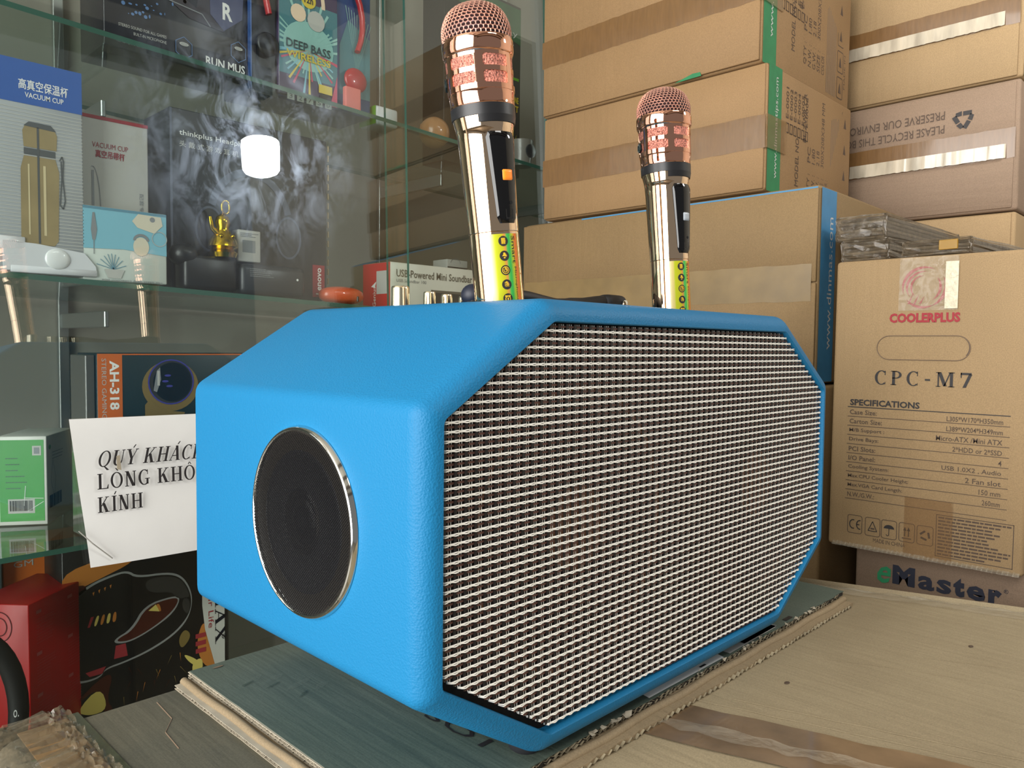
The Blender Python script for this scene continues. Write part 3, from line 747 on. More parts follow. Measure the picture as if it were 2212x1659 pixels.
# ============================================================ microphones
def microphone(x, y, tx, ty, phi, btn, label):
    t = thing('wireless_microphone', label, 'microphone', (x, y, Tz), 'rose gold microphones standing in the speaker top')
    A = Vector((-math.tan(math.radians(tx)), math.tan(math.radians(ty)), 1)).normalized()
    P = Vector((math.cos(math.radians(phi)), math.sin(math.radians(phi)), 0)); P = (P-A*P.dot(A)).normalized(); Q = A.cross(P)
    O = Vector((x, y, Tz)); n = 64
    def pt(tt, a, r): a = math.radians(a); return O+A*tt+r*(math.cos(a)*P+math.sin(a)*Q)
    def L_(name, prof, m, sm=35, **k): return finish(name, MB().lathe(prof, O, A, P, n, **k), m, t, sm)
    L_('lower_tube', [(-.004, .0160), (.0462, .0161), (.0466, .0158)], 'gold')
    L_('upper_tube', [(.0466, .0158), (.0470, .0162), (.075, .0170), (.100, .0176), (.109, .0180), (.1095, .0183), (.1120, .0186), (.1165, .0196), (.118, .0199)], 'gold')
    bd = MB().lathe([(.1176, .0199), (.1178, .0204), (.1245, .0206), (.1247, .0202)], O, A, P, n)
    bd.lathe([(.1132, .0191), (.1134, .0197), (.1178, .0205)], O, A, P, 24, a0=-46, a1=60)
    finish('black_band', bd, mat('satin_black', (28, 28, 30), .38), t, 35)
    L_('collar', [(.1245, .0203), (.1250, .0206), (.1262, .0204), (.1330, .0208), (.1336, .0212)], 'rose')
    L_('inner_mesh_wall', [(.1330, .0205), (.1545, .0212)], 'rosemesh')
    # cage with twelve windows
    def block(mb, t0, t1, a0, a1, r0, r1, k=6, r1t=None):
        vs = []; r1t = r1 if r1t is None else r1t
        for i in range(k+1):
            a = a0+(a1-a0)*i/k; vs += [pt(t0, a, r0), pt(t1, a, r0), pt(t1, a, r1t), pt(t0, a, r1)]
        fs = []
        for i in range(k):
            for j in range(4): fs.append((i*4+j, i*4+(j+1) % 4, i*4+4+(j+1) % 4, i*4+4+j))
        fs += [(0, 1, 2, 3), (k*4+3, k*4+2, k*4+1, k*4)]
        mb.add(vs, fs)
    mb = MB()
    for (t0, t1) in ((.1330, .1362), (.1432, .1462), (.1530, .1552)):
        block(mb, t0, t1, 0, 360, .0204, .0213, 60, .0214)
    for k in range(6):
        c = -7+60*k+30; block(mb, .1355, .1535, c-7, c+7, .0204, .0213, 4, .0215)
        for s_ in (-1, 1):       # rounded window corners
            for tt in (.1362, .1425, .1462, .1523): block(mb, tt, tt+.0007, c+s_*7-2.2, c+s_*7+2.2, .0204, .0212, 2)
    finish('slotted_cage', mb, 'rose', t, 35)
    L_('top_ring', [(.1550, .0212), (.1556, .0219), (.1562, .0222), (.1570, .0224), (.1578, .0226), (.1640, .0227), (.1652, .0222), (.1656, .0212)], 'rose', 30)
    prof = [(.1650, .0212), (.168, .0216), (.171, .0217), (.174, .0212), (.177, .0203), (.180, .0189), (.1825, .0172), (.1845, .0150), (.1863, .0122), (.1877, .0090), (.1886, .0055), (.1889, .0006)]
    finish('foam_liner', MB().lathe([(a, r*.93) for a, r in prof], O, A, P, 40), 'maroon', t, 60)
    # woven wire dome
    def onp(s_):
        s_ = min(max(s_, 0), .9999)*(len(prof)-1); i = int(s_); f = s_-i
        return (prof[i][0]*(1-f)+prof[i+1][0]*f, prof[i][1]*(1-f)+prof[i+1][1]*f)
    L2 = [0]
    for i in range(len(prof)-1): L2.append(L2[-1]+math.hypot(prof[i+1][0]-prof[i][0], prof[i+1][1]-prof[i][1]))
    def at(d):
        for i in range(len(prof)-1):
            if d <= L2[i+1]: f = (d-L2[i])/(L2[i+1]-L2[i]); return (prof[i][0]*(1-f)+prof[i+1][0]*f, prof[i][1]*(1-f)+prof[i+1][1]*f)
        return prof[-1]
    mb = MB(); rowh = .00225; nr = int(L2[-1]/rowh)
    for i in range(nr+1):
        d = i*rowh; tt, r = at(d)
        if r < .002: break
        m_ = max(6, int(2*PI*r/.0030)); 
        pts = []
        for j in range(m_*2):
            a = 360*j/(m_*2)+(i % 2)*180/m_
            dd = d+(.00032 if j % 2 else -.00032); t2, r2 = at(max(0, dd)); pts.append(pt(t2, a, r2+(.0003 if j % 2 else -.0001)))
        mb.tube(pts, .00040, 4, closed=True)
        tn, rn = at(min(d+rowh, L2[-1]))
        for j in range(m_):
            a = 360*(2*j+1)/(m_*2)+(i % 2)*180/m_
            mb.tube([pt(tt, a, r+.0002), pt((tt+tn)/2, a, (r+rn)/2+.0004), pt(tn, a, rn+.0001)], .00040, 4, cap=False)
    finish('wire_grille', mb, 'wire', t, 60, kind='stuff', recalc=False, label='woven rose gold wire head')
    # control panel
    def panel(t0, t1, h0, h1, dr, cz=0, nt=16, na=14, corner=.004):
        vs = []; fs = []
        for i in range(nt+1):
            tt = t0+(t1-t0)*i/nt; hw = h0+(h1-h0)*i/nt
            e_ = min(tt-t0, t1-tt); 
            if e_ < corner: hw *= 1-.18*(1-math.sqrt(max(0, 1-(1-e_/corner)**2)))
            r = .0158+.0028*(tt-.03)/.08 if tt > .047 else .0161
            for j in range(na+1):
                u = -1+2*j/na; bul = math.sqrt(max(0, 1-abs(u)**6))
                vs.append(pt(tt, cz+u*hw, r+dr*bul*(1 if 0 < i < nt else .1)))
        for i in range(nt):
            for j in range(na): a = i*(na+1)+j; fs.append((a, a+1, a+na+2, a+na+1))
        return MB().add(vs, fs)
    pn = finish('control_panel', panel(.0515, .1075, 25, 37, .0014), 'gloss', t, 60, label='glossy black display and switch panel')
    finish('power_button', panel(.0768, .0850, 15, 15, .0022, 2, 6, 6, .0015), btn, pn, 60, label=('glowing orange power button' if btn == 'orange_btn' else 'grey power button'))
    mb = MB()
    for i in range(12): A_ = 2*PI*i/12; mb.add([pt(.0640+.0011*math.cos(A_), 6+4*math.sin(A_), .01855)], [])
    mb.f = [tuple(range(12))]; mb.m = [0]
    finish('reset_hole', mb, 'dark', pn)
    fnp = lambda u, v, l: pt(v, u, .0158+.0028*(v-.03)/.08+.00150+.00005*l)
    a = Art(pn, (0, 0, 0), (1, 0, 0), (0, 1, 0), (0, 0, 1), 'port_cover', fn=fnp); a.mats = []
    a.frame('black', -6, 14, .0535, .0600, .0004) if False else a.rect('black', -8, 10, .0540, .0600); a.done()
    # sticker
    vs = []; fs = []; na = 24; u0, u1, t0, t1 = -52, 26, .0012, .0450
    for i in (0, 1):
        for j in range(na+1): vs.append(pt(t0 if i == 0 else t1, u0+(u1-u0)*j/na, .01635))
    fs = [(j, j+1, na+2+j, na+1+j) for j in range(na)]
    st = finish('holographic_sticker', MB().add(vs, fs), 'holo', t, 60, recalc=False, label='rainbow sticker with five round icons and the words Smart Microphone')
    uv = st.data.uv_layers.new(name='UVMap')
    for lp in st.data.loops: uv.data[lp.index].uv = ((lp.vertex_index % (na+1))/na, lp.vertex_index//(na+1))
    K = math.degrees(1/.0164)
    fn = lambda u, v, l: pt(v, u, .01648+.00006*l)
    a = Art(st, (0, 0, 0), (1, 0, 0), (0, 1, 0), (0, 0, 1), 'printed_icons', fn=fn)
    cu = -17; ye = 'yellow_print'
    for i, tc_ in enumerate((.0404, .0312, .0222, .0132, .0044)):
        r = .0032; E = lambda x, y, rx, ry, m='ink', l=0: a.poly(m, [(cu+K*px, tc_+py) for px, py in ell(x, y, rx, ry, 20)], l)
        E(0, 0, r, r)
        def Rct(x0, x1, y0, y1, m='holo_y', l=1): a.poly(m, [(cu+K*x0, tc_+y0), (cu+K*x1, tc_+y0), (cu+K*x1, tc_+y1), (cu+K*x0, tc_+y1)], l)
        if i == 0:
            for q in range(5): Rct(-.0013+q*.00055, -.0009+q*.00055, -.0018, .0018)
            Rct(-.0014, .0014, .0016, .0019)
        elif i == 1:
            a.poly('holo_y', [(cu+K*p[0], tc_+p[1]) for p in ((-.0016, -.0002), (.0016, -.0002), (.0008, .0008), (.0005, .002), (-.0005, .002), (-.0008, .0008))], 1)
            Rct(-.0002, .0002, -.0018, -.0006); Rct(-.0007, .0007, -.0014, -.0010)
        elif i == 2:
            for rr_, tk in ((.0024, .0004), (.0014, .0004)):
                for q in range(20):
                    A_, B_ = 2*PI*q/20, 2*PI*(q+1)/20
                    if rr_ < .002 and .8 < A_ < 2.3: continue
                    a.poly('holo_y', [(cu+K*rr_*math.cos(A_), tc_+rr_*math.sin(A_)), (cu+K*rr_*math.cos(B_), tc_+rr_*math.sin(B_)), (cu+K*(rr_-tk)*math.cos(B_), tc_+(rr_-tk)*math.sin(B_)), (cu+K*(rr_-tk)*math.cos(A_), tc_+(rr_-tk)*math.sin(A_))], 1)
            Rct(-.0002, .0002, 0, .0015)
        elif i == 3:
            for rr_ in (.0010, .0019, .0028):
                for q in range(8):
                    A_, B_ = math.radians(45-45+q*11.25), math.radians(q*11.25+11.25); x0_, y0_ = -.0014, -.0014
                    a.poly('holo_y', [(cu+K*(x0_+rr_*math.cos(A_)), tc_+y0_+rr_*math.sin(A_)), (cu+K*(x0_+rr_*math.cos(B_)), tc_+y0_+rr_*math.sin(B_)), (cu+K*(x0_+(rr_-.0004)*math.cos(B_)), tc_+y0_+(rr_-.0004)*math.sin(B_)), (cu+K*(x0_+(rr_-.0004)*math.cos(A_)), tc_+y0_+(rr_-.0004)*math.sin(A_))], 1)
        else:
            E(0, -.0003, .0019, .0019, 'holo_y', 1); E(0, -.0003, .0013, .0013, 'ink', 2); E(0, -.0003, .0005, .0008, 'holo_y', 3)
            E(-.0013, .0015, .0006, .0006, 'holo_y', 1); E(.0013, .0015, .0006, .0006, 'holo_y', 1)
    for (s_, ta, tb_) in (('Smart', .0435, .0262), ('Microphone', .0240, .0022)):
        v, f = text2d(s_, 0.0, 0)
        hh = (3.4, 13.5) if s_ == 'Smart' else (5.2, 12.6)
        a.mb.add([fn(hh[0]+(hh[1]-hh[0])*b, ta+(tb_-ta)*aa, 1) for aa, b in v], f, a.mi('ink'))
    a.done()
    # little hexagonal lock screw in the cage
    c = pt(.1405, -122, .0214); nrm = (pt(.1405, -122, 1)-pt(.1405, -122, 0)).normalized()
    mb = MB().lathe([(0, .0042), (.0008, .0042), (.0012, .0036), (.0012, .0022), (.0004, .0020), (.0004, .0001)], c, nrm, A, 6)
    finish('lock_screw', mb, mat('dark_screw', (36, 48, 48), .3, .6), t)
    return t
M['holo_y'] = mat('yellow_orange_print', (228, 186, 50), .35)
microphone(.3566, .3600, 6.6, 1.3, 262, 'orange_btn', 'rose gold wireless microphone with glowing orange button, the taller one at the left')
microphone(.5607, .3600, 2.6, 2.4, 264, 'grey_btn', 'rose gold wireless microphone with grey button, farther one against the cartons')

# ============================================================ cartons at the right
def slab(name, label, x0, x1, y0, y1, z0, z1, body, r=.004, jit=.0015, cat='carton', rot=0):
    t = thing(name, label, cat, ((x0+x1)/2, (y0+y1)/2, z0))
    finish('carton_body', MB().rbox(x0, x1, y0, y1, z0, z1, r, 2, jitter=jit, rot=rot), body, t, 60)
    return t
def facetape(t, x, y0, y1, z0, z1, m='tape', droop=0, n=40, lip=True, top=None):
    vs = []; fs = []
    for j in range(n+1):
        y = y0+(y1-y0)*j/n; w_ = rng.uniform(-.0006, .0006)
        zm = (z0+z1)/2
        vs += [(x-.0034+rng.uniform(0, .0004), y, z1+w_), (x-.0042, y, zm), (x-.0034-droop+rng.uniform(0, .0004), y, z0+w_)]
    for j in range(n):
        for k in (0, 1): a = j*3+k; fs.append((a, a+1, a+4, a+3))
    return vs, fs
def carton_flaps(t, x, y0, y1, z0, z1, zs, m):
    """two closed flaps on the -x face, meeting at zs"""
    for a, b in ((z0+.003, zs-.0009), (zs+.0009, z1-.003)):
        finish('flap', MB().rbox(x-.0030, x+.001, y0+.0025, y1-.0025, a, b, .0009, 1), m, t, 60)
def end_print(t, y, x0, z0, z1, url, colr, shift=0):
    """print on the -y end: coloured border at the front edge and sideways model block"""
    a = Art(t, (0, y, 0), (1, 0, 0), (0, 0, 1), (0, -1, 0)); H = z1-z0
    a.rect(colr, x0+.003, x0+.042, z0+.001, z1-.001, 0)
    a.text('offwhite', url, x0+.022, x0+.033, z0+.02+shift, z0+.155+shift, 1, rot=90)
    b = shift
    ink = 'ink_brown'
    a.text(ink, 'MODEL NO.', x0+.088, x0+.099, z0+.02+b, z0+.09+b, 1, rot=90)
    for k in range(6):
        u = x0+.056+.0125*k; a.text(ink, 'E-000%d' % (k+1), u, u+.008, z0+.108, z0+.150, 1, rot=90)
        a.frame(ink, u, u+.009, z0+.088, z0+.102, .0014, 1)
    a.text(ink, 'BL ZWR CR', x0+.112, x0+.122, z0+.086+b, z0+.155+b, 1, rot=90)
    for k, (s_, v_) in enumerate((('QTY :', 'PC'), ('N.W. :', '1.80'), ('G.W. :', '2.18'), ('SIZE :', '300X208X348 MM'), ('COLOR :', ''))):
        u = x0+.128+.0155*k
        a.text(ink, s_, u, u+.0105, z0+.012+b, z0+.044+b, 1, rot=90)
        if v_: a.text(ink, v_, u, u+.0105, z0+.060+b, z0+(.155 if len(v_) > 6 else .082)+b, 1, rot=90)
    a.greek('ink_soft', x0+.208, x0+.245, z0+.01, z0+.15, 7, 1, vert=True)
    for k in range(4):
        v0 = z0+.006+.040*k+b*.3
        if v0+.03 > z1: break
        a.frame(ink, x0+.250, x0+.272, v0, v0+.032, .0016, 1, r=.003)
        a.poly(ink, [(x0+.256, v0+.008), (x0+.266, v0+.008), (x0+.261, v0+.024)], 2)
    a.text(ink, 'MADE IN CHINA', x0+.2755, x0+.281, z0+.03, z0+.13, 1, rot=90)
    a.done()
XS = .98
# stack behind the speaker, bottom to top
t = slab('stacked_carton', 'plain brown carton at the bottom behind the speaker, below the blue-edged one', XS+.004, 1.27, .402, .93, -Z0+.42, -.046, 'kraft_dull')
thing_floor = slab('stacked_carton', 'brown carton standing on the floor, hidden under the right-hand stack', XS+.0, 1.27, .41, .93, -Z0, -Z0+.418, 'kraft_dull')
# blue-edged
t = slab('stacked_carton', 'tan carton with a light blue printed corner, third from the top behind the microphones', XS, 1.30, .412, .930, -.0445, .2095, 'kraft_dull', .005, .001)
carton_flaps(t, XS, .412, .932, -.0445, .2095, .086, 'kraft_dull')
v_, f_ = facetape(t, XS, .42, .925, .062, .110); finish('packing_tape', MB().add(v_, f_), mat('olive_brown_tape', (122, 100, 62), .35, noise=.15, nscale=30), t, 60)
a = Art(t, (0, .412, 0), (1, 0, 0), (0, 0, 1), (0, -1, 0))
a.rect('bluestrip', XS+.003, XS+.050, -.042, .207); a.text('offwhite', 'www.dinmas.com', XS+.026, XS+.040, .0, .172, 1, rot=90)
a.text('ink_brown', 'MODEL NO.', XS+.10, XS+.115, .02, .12, 1, rot=90); a.text('ink_brown', 'E-0130', XS+.075, XS+.085, .10, .15, 1, rot=90); a.done()
a = Art(t, (XS-.003, 0, 0), (0, -1, 0), (0, 0, 1), (-1, 0, 0), 'blue_edge_line'); a.rect('bluestrip', -.80, -.4145, .2052, .2072); a.done()
# green-edged lower
t = slab('stacked_carton', 'brown carton with green printed corner, lower of the two behind the microphones', XS-.002, 1.265, .487, .884, .2115, .3815, 'kraft', .004, .001)
carton_flaps(t, XS-.002, .487, .884, .2115, .3815, .2965, 'kraft')
v_, f_ = facetape(t, XS-.002, .487, .884, .268, .312); finish('packing_tape', MB().add(v_, f_), 'tape', t, 60)
finish('packing_tape', MB().box(XS-.005, XS+.052, .4845, .4868, .268, .312), 'thin_tape', t, label='thin brown tape end folded round the corner')
end_print(t, .487, XS-.002, .2115, .3815, 'www.dinmastips.com', 'green')
# green-edged upper
t = slab('stacked_carton', 'topmost brown carton with green printed corner, tape band running up to the right', XS, 1.28, .498, .890, .3835, .592, 'kraft', .005, .001)
carton_flaps(t, XS, .498, .890, .3835, .592, .4865, 'kraft')
v_, f_ = facetape(t, XS, .498, .890, .465, .509); finish('packing_tape', MB().add(v_, f_), 'tape', t, 60)
finish('packing_tape', MB().box(XS-.003, XS+.056, .4955, .4978, .465, .509), 'thin_tape', t, label='thin brown tape end folded round the corner')
end_print(t, .498, XS, .3835, .592, 'www.dinmastips', 'green', .02)
finish('torn_flap_corner', MB().prism([(.586, .3845), (.630, .3835), (.600, .3905), (.588, .3900)], (XS-.0036, 0, 0), (0, 1, 0), (0, 0, 1), (-1, 0, 0), .0006), 'green', t, label='small green torn corner')

# second stack behind, farther right
XR = 1.33
zz = [-Z0, -Z0+.39, -.200, .001, .2075, .3985, .60]
labs = ['brown carton on the floor at the foot of the rear right stack', 'second brown carton from the floor in the rear right stack', 'brown carton of the rear right stack, low behind the printed case carton',
        'plain tan carton just above the wrapped bundles in the rear right stack', 'greyish carton with printed recycling notice upside down, rear right stack', 'tan carton with shiny taped seam at the top right corner']
for i in range(6):
    b = 'kraft_grey' if i == 4 else 'kraft2'
    t = slab('rear_carton', labs[i], XR, XR+.40, .273-.001*i, .665, zz[i]+.001, zz[i+1]-.001, b, .004, .001)
    if i >= 3:
        zs = (zz[i]+zz[i+1])/2+(.0 if i != 4 else .003)
        carton_flaps(t, XR, .273, .665, zz[i]+.001, zz[i+1]-.001, zs, b)
        if i > 3:
            v_, f_ = facetape(t, XR, .274, .66, zs-.022, zs+.022); finish('packing_tape', MB().add(v_, f_), 'tape', t, 60)
            vs = [(XR-.0044, .285, zs), (XR-.0044, .52, zs), (XR-.0066, .52, zs-.0215), (XR-.0066, .285, zs-.0215)]
            v2 = []; f2 = []; n = 60
            for j in range(n+1):
                y = (.285 if i == 4 else .293)+(.225)*j/n; d = rng.uniform(-.0003, .0003); v2 += [(XR-.0046+d, y, zs-.001), (XR-.0060+d, y, zs-.0215+rng.uniform(-.0006, .0006))]
            for j in range(n): v2i = j*2; f2.append((v2i, v2i+1, v2i+3, v2i+2))
            finish('clear_tape', MB().add(v2, f2), mat('painted_glare_film', (196, 184, 162), .26, noise=.4, nscale=45, stretch=(1, 1, .2), coat=1, bump=.4, bscale=60), t, 60, label='clear tape along the seam, white glare painted into its colour', recalc=False)  # pale base colour stands in for glare on the lower half of the tape
        a = Art(t, (0, .273-.001*i, 0), (1, 0, 0), (0, 0, 1), (0, -1, 0)); a.rect('green', XR+.002, XR+.04, zz[i]+.003, zz[i+1]-.003); a.done() if i == 5 else None
    if i == 4:
        a = Art(t, (XR-.0032, 0, 0), (0, -1, 0), (0, 0, 1), (-1, 0, 0))
        a.text('ink_brown', 'PLEASE RECYCLE THIS BOX AND', -.560, -.3685, .3352, .3480, 1, rot=180)
        a.text('ink_brown', 'PRESERVE OUR ENVIRONMENT', -.560, -.3685, .3560, .3690, 1, rot=180)
        cx, cz, s_ = -.343, .3520, .017    # three chasing arrows
        for k in range(3):
            A_ = math.radians(30+120*k); B_ = math.radians(150+120*k)
            p = Vector((math.cos(A_), math.sin(A_)))*s_; q = Vector((math.cos(B_), math.sin(B_)))*s_; d = (q-p); nn = Vector((-d.y, d.x)).normalized()*.0032
            m1 = p+d*.12; m2 = p+d*.52; m3 = p+d*.58; m4 = p+d*.86
            a.poly('ink', [tuple(Vector((cx, cz))+z_) for z_ in (m1-nn, m2-nn, m2+nn, m1+nn)]); a.poly('ink', [tuple(Vector((cx, cz))+z_) for z_ in (m3-nn*1.2, m4-nn*.6, m4+nn*1.2, m3+nn)])
        a.done()

# case carton with specifications
XC = .951
t = slab('case_carton', 'brown computer case carton with red spiral logo and printed specification list', XC, XC+.374, .1725, .3790, -.2385, .1070, 'kraft2', .004, .0008)
a = Art(t, (XC-.0002, 0, 0), (0, -1, 0), (0, 0, 1), (-1, 0, 0), 'printed_lettering')
red, ink = 'red_ink', 'ink'
a.text(red, 'COOLERPLUS', -.3148, -.2412, .0318, .0428, 1, bold=.045)
# spiral logo: crescents
for k, (r, a0, a1, t_) in enumerate(((.0225, 60, 200, .0035), (.018, 80, 215, .003), (.0135, 90, 230, .0025), (.0225, -70, 30, .004), (.017, -60, 40, .003), (.0225, 215, 300, .003))):
    n_ = 14
    for q in range(n_):
        A_ = math.radians(a0+(a1-a0)*q/n_); B_ = math.radians(a0+(a1-a0)*(q+1)/n_); w0 = t_*math.sin(PI*(q+.02)/n_); w1 = t_*math.sin(PI*(q+1)/n_)
        c = (-.279, .0715)
        a.poly(red, [(c[0]+(r+w0/2)*math.cos(A_), c[1]+(r+w0/2)*math.sin(A_)), (c[0]+(r+w1/2)*math.cos(B_), c[1]+(r+w1/2)*math.sin(B_)), (c[0]+(r-w1/2)*math.cos(B_), c[1]+(r-w1/2)*math.sin(B_)), (c[0]+(r-w0/2)*math.cos(A_), c[1]+(r-w0/2)*math.sin(A_))])
for k in range(3): a.poly(red, [(-.296+.006*k, .053), (-.2935+.006*k, .053), (-.290+.006*k, .066-.002*k)], 1)
v, f, _ = serif2d('CPC-M7', .22)
a.mb.add([a.pt(-.3292+(.3292-.2270)*x, -.0402+.0163*y, 1) for x, y in v], f, a.mi(ink))
a.text(ink, 'SPECIFICATIONS', -.3565, -.2790, -.0665, -.0590, 1, bold=.03)
L0, L1 = -.3590, -.1900
rowsL = ['Case Size:', 'Carton Size:', 'M/B Support :', 'Drive Bays:', 'PCI Slots:', 'I/O Panel:', 'Cooling System:', 'Max.CPU Cooler Height:', 'Max.VGA Card Length:', 'N.W./G.W.:']
rowsR = ['L305*W170*H350mm', 'L389*W204*H349mm', 'Micro-ATX /Mini ATX', '2*HDD or 2*SSD', '4', 'USB 1.0X2 , Audio', '2 Fan slot', '150 mm', '260mm', '']
a.rect('ink', L0, L1, -.0690, -.0680)
for k in range(10):
    zt_ = -.0705-.0111*k
    cw = .0031*len(rowsL[k])
    a.text('ink_brown', rowsL[k], -.3565, -.3565+cw, zt_-.0068, zt_-.0012, 1, bold=.008)
    if rowsR[k]: a.text('ink_brown', rowsR[k], -.1965-.0034*len(rowsR[k]), -.1965, zt_-.0078, zt_-.0020, 1, bold=.008)
    a.rect('ink_brown', L0, L1, zt_-.0098, zt_-.0091)
for k, u in enumerate((-.3549, -.3343, -.3158, -.2964, -.2770)):
    v0, v1 = -.2212, -.1995; w_ = .0168; a.frame('ink_brown', u, u+w_, v0, v1, .0007, 1, r=.0025); c = (u+w_/2, (v0+v1)/2)
    if k == 0:
        a.ring(ink, c[0]-.002, c[1], .0045, .0058, .0012, 1, 70, 290); a.ring(ink, c[0]+.0058, c[1], .0042, .0058, .0012, 1, 75, 285); a.rect(ink, c[0]+.002, c[0]+.0055, c[1]-.0006, c[1]+.0006, 1)
    if k == 1: a.line(ink, [(c[0]-.005, c[1]-.005), (c[0]+.005, c[1]-.005), (c[0], c[1]+.0065), (c[0]-.005, c[1]-.005)], .0009, 1); a.rect('ink_brown', c[0]-.0022, c[0]+.0022, c[1]-.003, c[1]-.0012, 1)
    if k == 2:
        a.poly(ink, ell(c[0], c[1]+.001, .0058, .0045, 12, 0, 180), 1); a.rect(ink, c[0]-.0004, c[0]+.0004, c[1]-.006, c[1]+.001, 1); a.ring(ink, c[0]-.0014, c[1]-.006, .0018, .0018, .0008, 1, 180, 360)
    if k == 3:
        for s_ in (-.002, .002): a.rect(ink, c[0]+s_-.0005, c[0]+s_+.0005, c[1]-.0045, c[1]+.003, 1); a.poly(ink, [(c[0]+s_-.0018, c[1]+.002), (c[0]+s_+.0018, c[1]+.002), (c[0]+s_, c[1]+.0065)], 1)
        a.rect('ink_brown', c[0]-.005, c[0]+.005, c[1]-.0075, c[1]-.0062, 1)
    if k == 4:
        for q in range(3):
            A_ = math.radians(90+120*q); B_ = math.radians(90+120*q+80); p = Vector((math.cos(A_), math.sin(A_)))*.0052; q_ = Vector((math.cos(B_), math.sin(B_)))*.0052
            a.line(ink, [(c[0]+p.x, c[1]+p.y), (c[0]+q_.x, c[1]+q_.y)], .0022, 1)
a.text('ink_brown', 'MADE IN CHINA', -.3249, -.2893, -.2283, -.2236, 1)
a.frame('ink_brown', -.2577, -.1825, -.2315, -.1838, .0008, 1); a.greek('ink_brown', -.2555, -.1850, -.2300, -.1850, 12, 1, .5)
a.done()
# cut-out hand hole outline pressed in the board
mb = MB(); hh = []
for c, a0 in (((-.2440), -90), ((-.3140), 90)): hh += [(c+ .0138*math.cos(math.radians(a0+15*k)), .0035+.0138*math.sin(math.radians(a0+15*k))) for k in range(13)]
mb.tube([(XC-.0003, -u, v-.0005) for u, v in hh], .00055, 6, closed=True)
hf = finish('hand_hole', mb, 'ink_soft', t, 60, label='slotted hand hole still pushed shut')
finish('hole_shadow_gap', MB().prism([(-.2440+.0138*math.cos(math.radians(q)), .0035+.0138*math.sin(math.radians(q))) for q in range(-40, 71, 10)]+[(-.2440+.0126*math.cos(math.radians(q)), .0035+.0130*math.sin(math.radians(q))) for q in range(70, -41, -10)], (XC-.0006, 0, 0), (0, -1, 0), (0, 0, 1), (1, 0, 0), .0005), 'ink_brown', hf)
# tape over the logo and below
v2 = []; f2 = []; ny, nz_ = 16, 24
for i in range(ny+1):
    for j in range(nz_+1):
        y = .3050-.0610*i/ny; z = .0455+.0600*j/nz_; v2.append((XC-.0015+rng.uniform(-.0007, .0006), y+rng.uniform(-.0003, .0003), z))
for i in range(ny):
    for j in range(nz_): q = i*(nz_+1)+j; f2.append((q, q+1, q+nz_+2, q+nz_+1))
finish('clear_tape', MB().add(v2, f2), 'clear', t, 60, label='wrinkled clear tape over the red logo', recalc=False)
finish('packing_tape', MB().box(XC-.0020, XC-.0012, .2440, .2570, .0470, .0990), mat('pale_shiny_tape', (214, 204, 176), .25, noise=.2, nscale=200, bump=.5, bscale=300), t)
finish('packing_tape', MB().box(XC-.0009, XC-.0003, .2410, .2913, -.2375, -.1685), mat('faint_brown_tape', (150, 112, 70), .35, alpha=.22), t)
mb = MB()
for k in range(40):
    y = .372-.195*k/40; mb.add([(XC-.004-rng.uniform(0, .002), y, -.2380), (XC-.004-rng.uniform(0, .002), y-.006, -.2380), (XC, y-.006, -.2335-rng.uniform(0, .003)), (XC, y, -.2335)], [(0, 1, 2, 3)])
finish('clear_tape', mb, 'clear', t, 60, label='wrinkled tape under the bottom edge')

# carton below with the green and navy name
t = slab('lower_carton', 'grey-brown carton with green and navy lettering under the specification carton', .982, 1.325, .150, .3560, -.44, -.2405, 'kraft_grey', .004, .0008)
a = Art(t, (.9818, 0, 0), (0, -1, 0), (0, 0, 1), (-1, 0, 0), 'printed_lettering')
a.text('green_ink', 'e', -.3290, -.3135, -.2835, -.2625, 1, bold=.018, shear=.3)
k_ = [('M', -.3115, -.2865, -.2835, -.2605), ('a', -.2830, -.2655, -.2835, -.2670), ('s', -.2630, -.2475, -.2835, -.2670), ('t', -.2455, -.2340, -.2835, -.2615), ('e', -.2320, -.2135, -.2835, -.2670), ('r', -.2105, -.1975, -.2835, -.2670)]
for ch, u0, u1, v0, v1 in k_: a.text('navy_ink', ch, u0, u1, v0+.002, v1+.002, 1, bold=.07 if ch in 'Mtr' else .032)
a.ring('navy_ink', -.1935, -.2645, .0022, .0022, .0004, 1); a.text('navy_ink', 'R', -.1945, -.1925, -.2658, -.2632, 1)
a.line('ink_brown', [(-.176, -.292), (-.165, -.281)], .0022, 1)
a.done()
slab('lower_carton', 'brown carton on the floor under the one with navy lettering', .98, 1.325, .150, .360, -Z0, -.4405, 'kraft_dull')

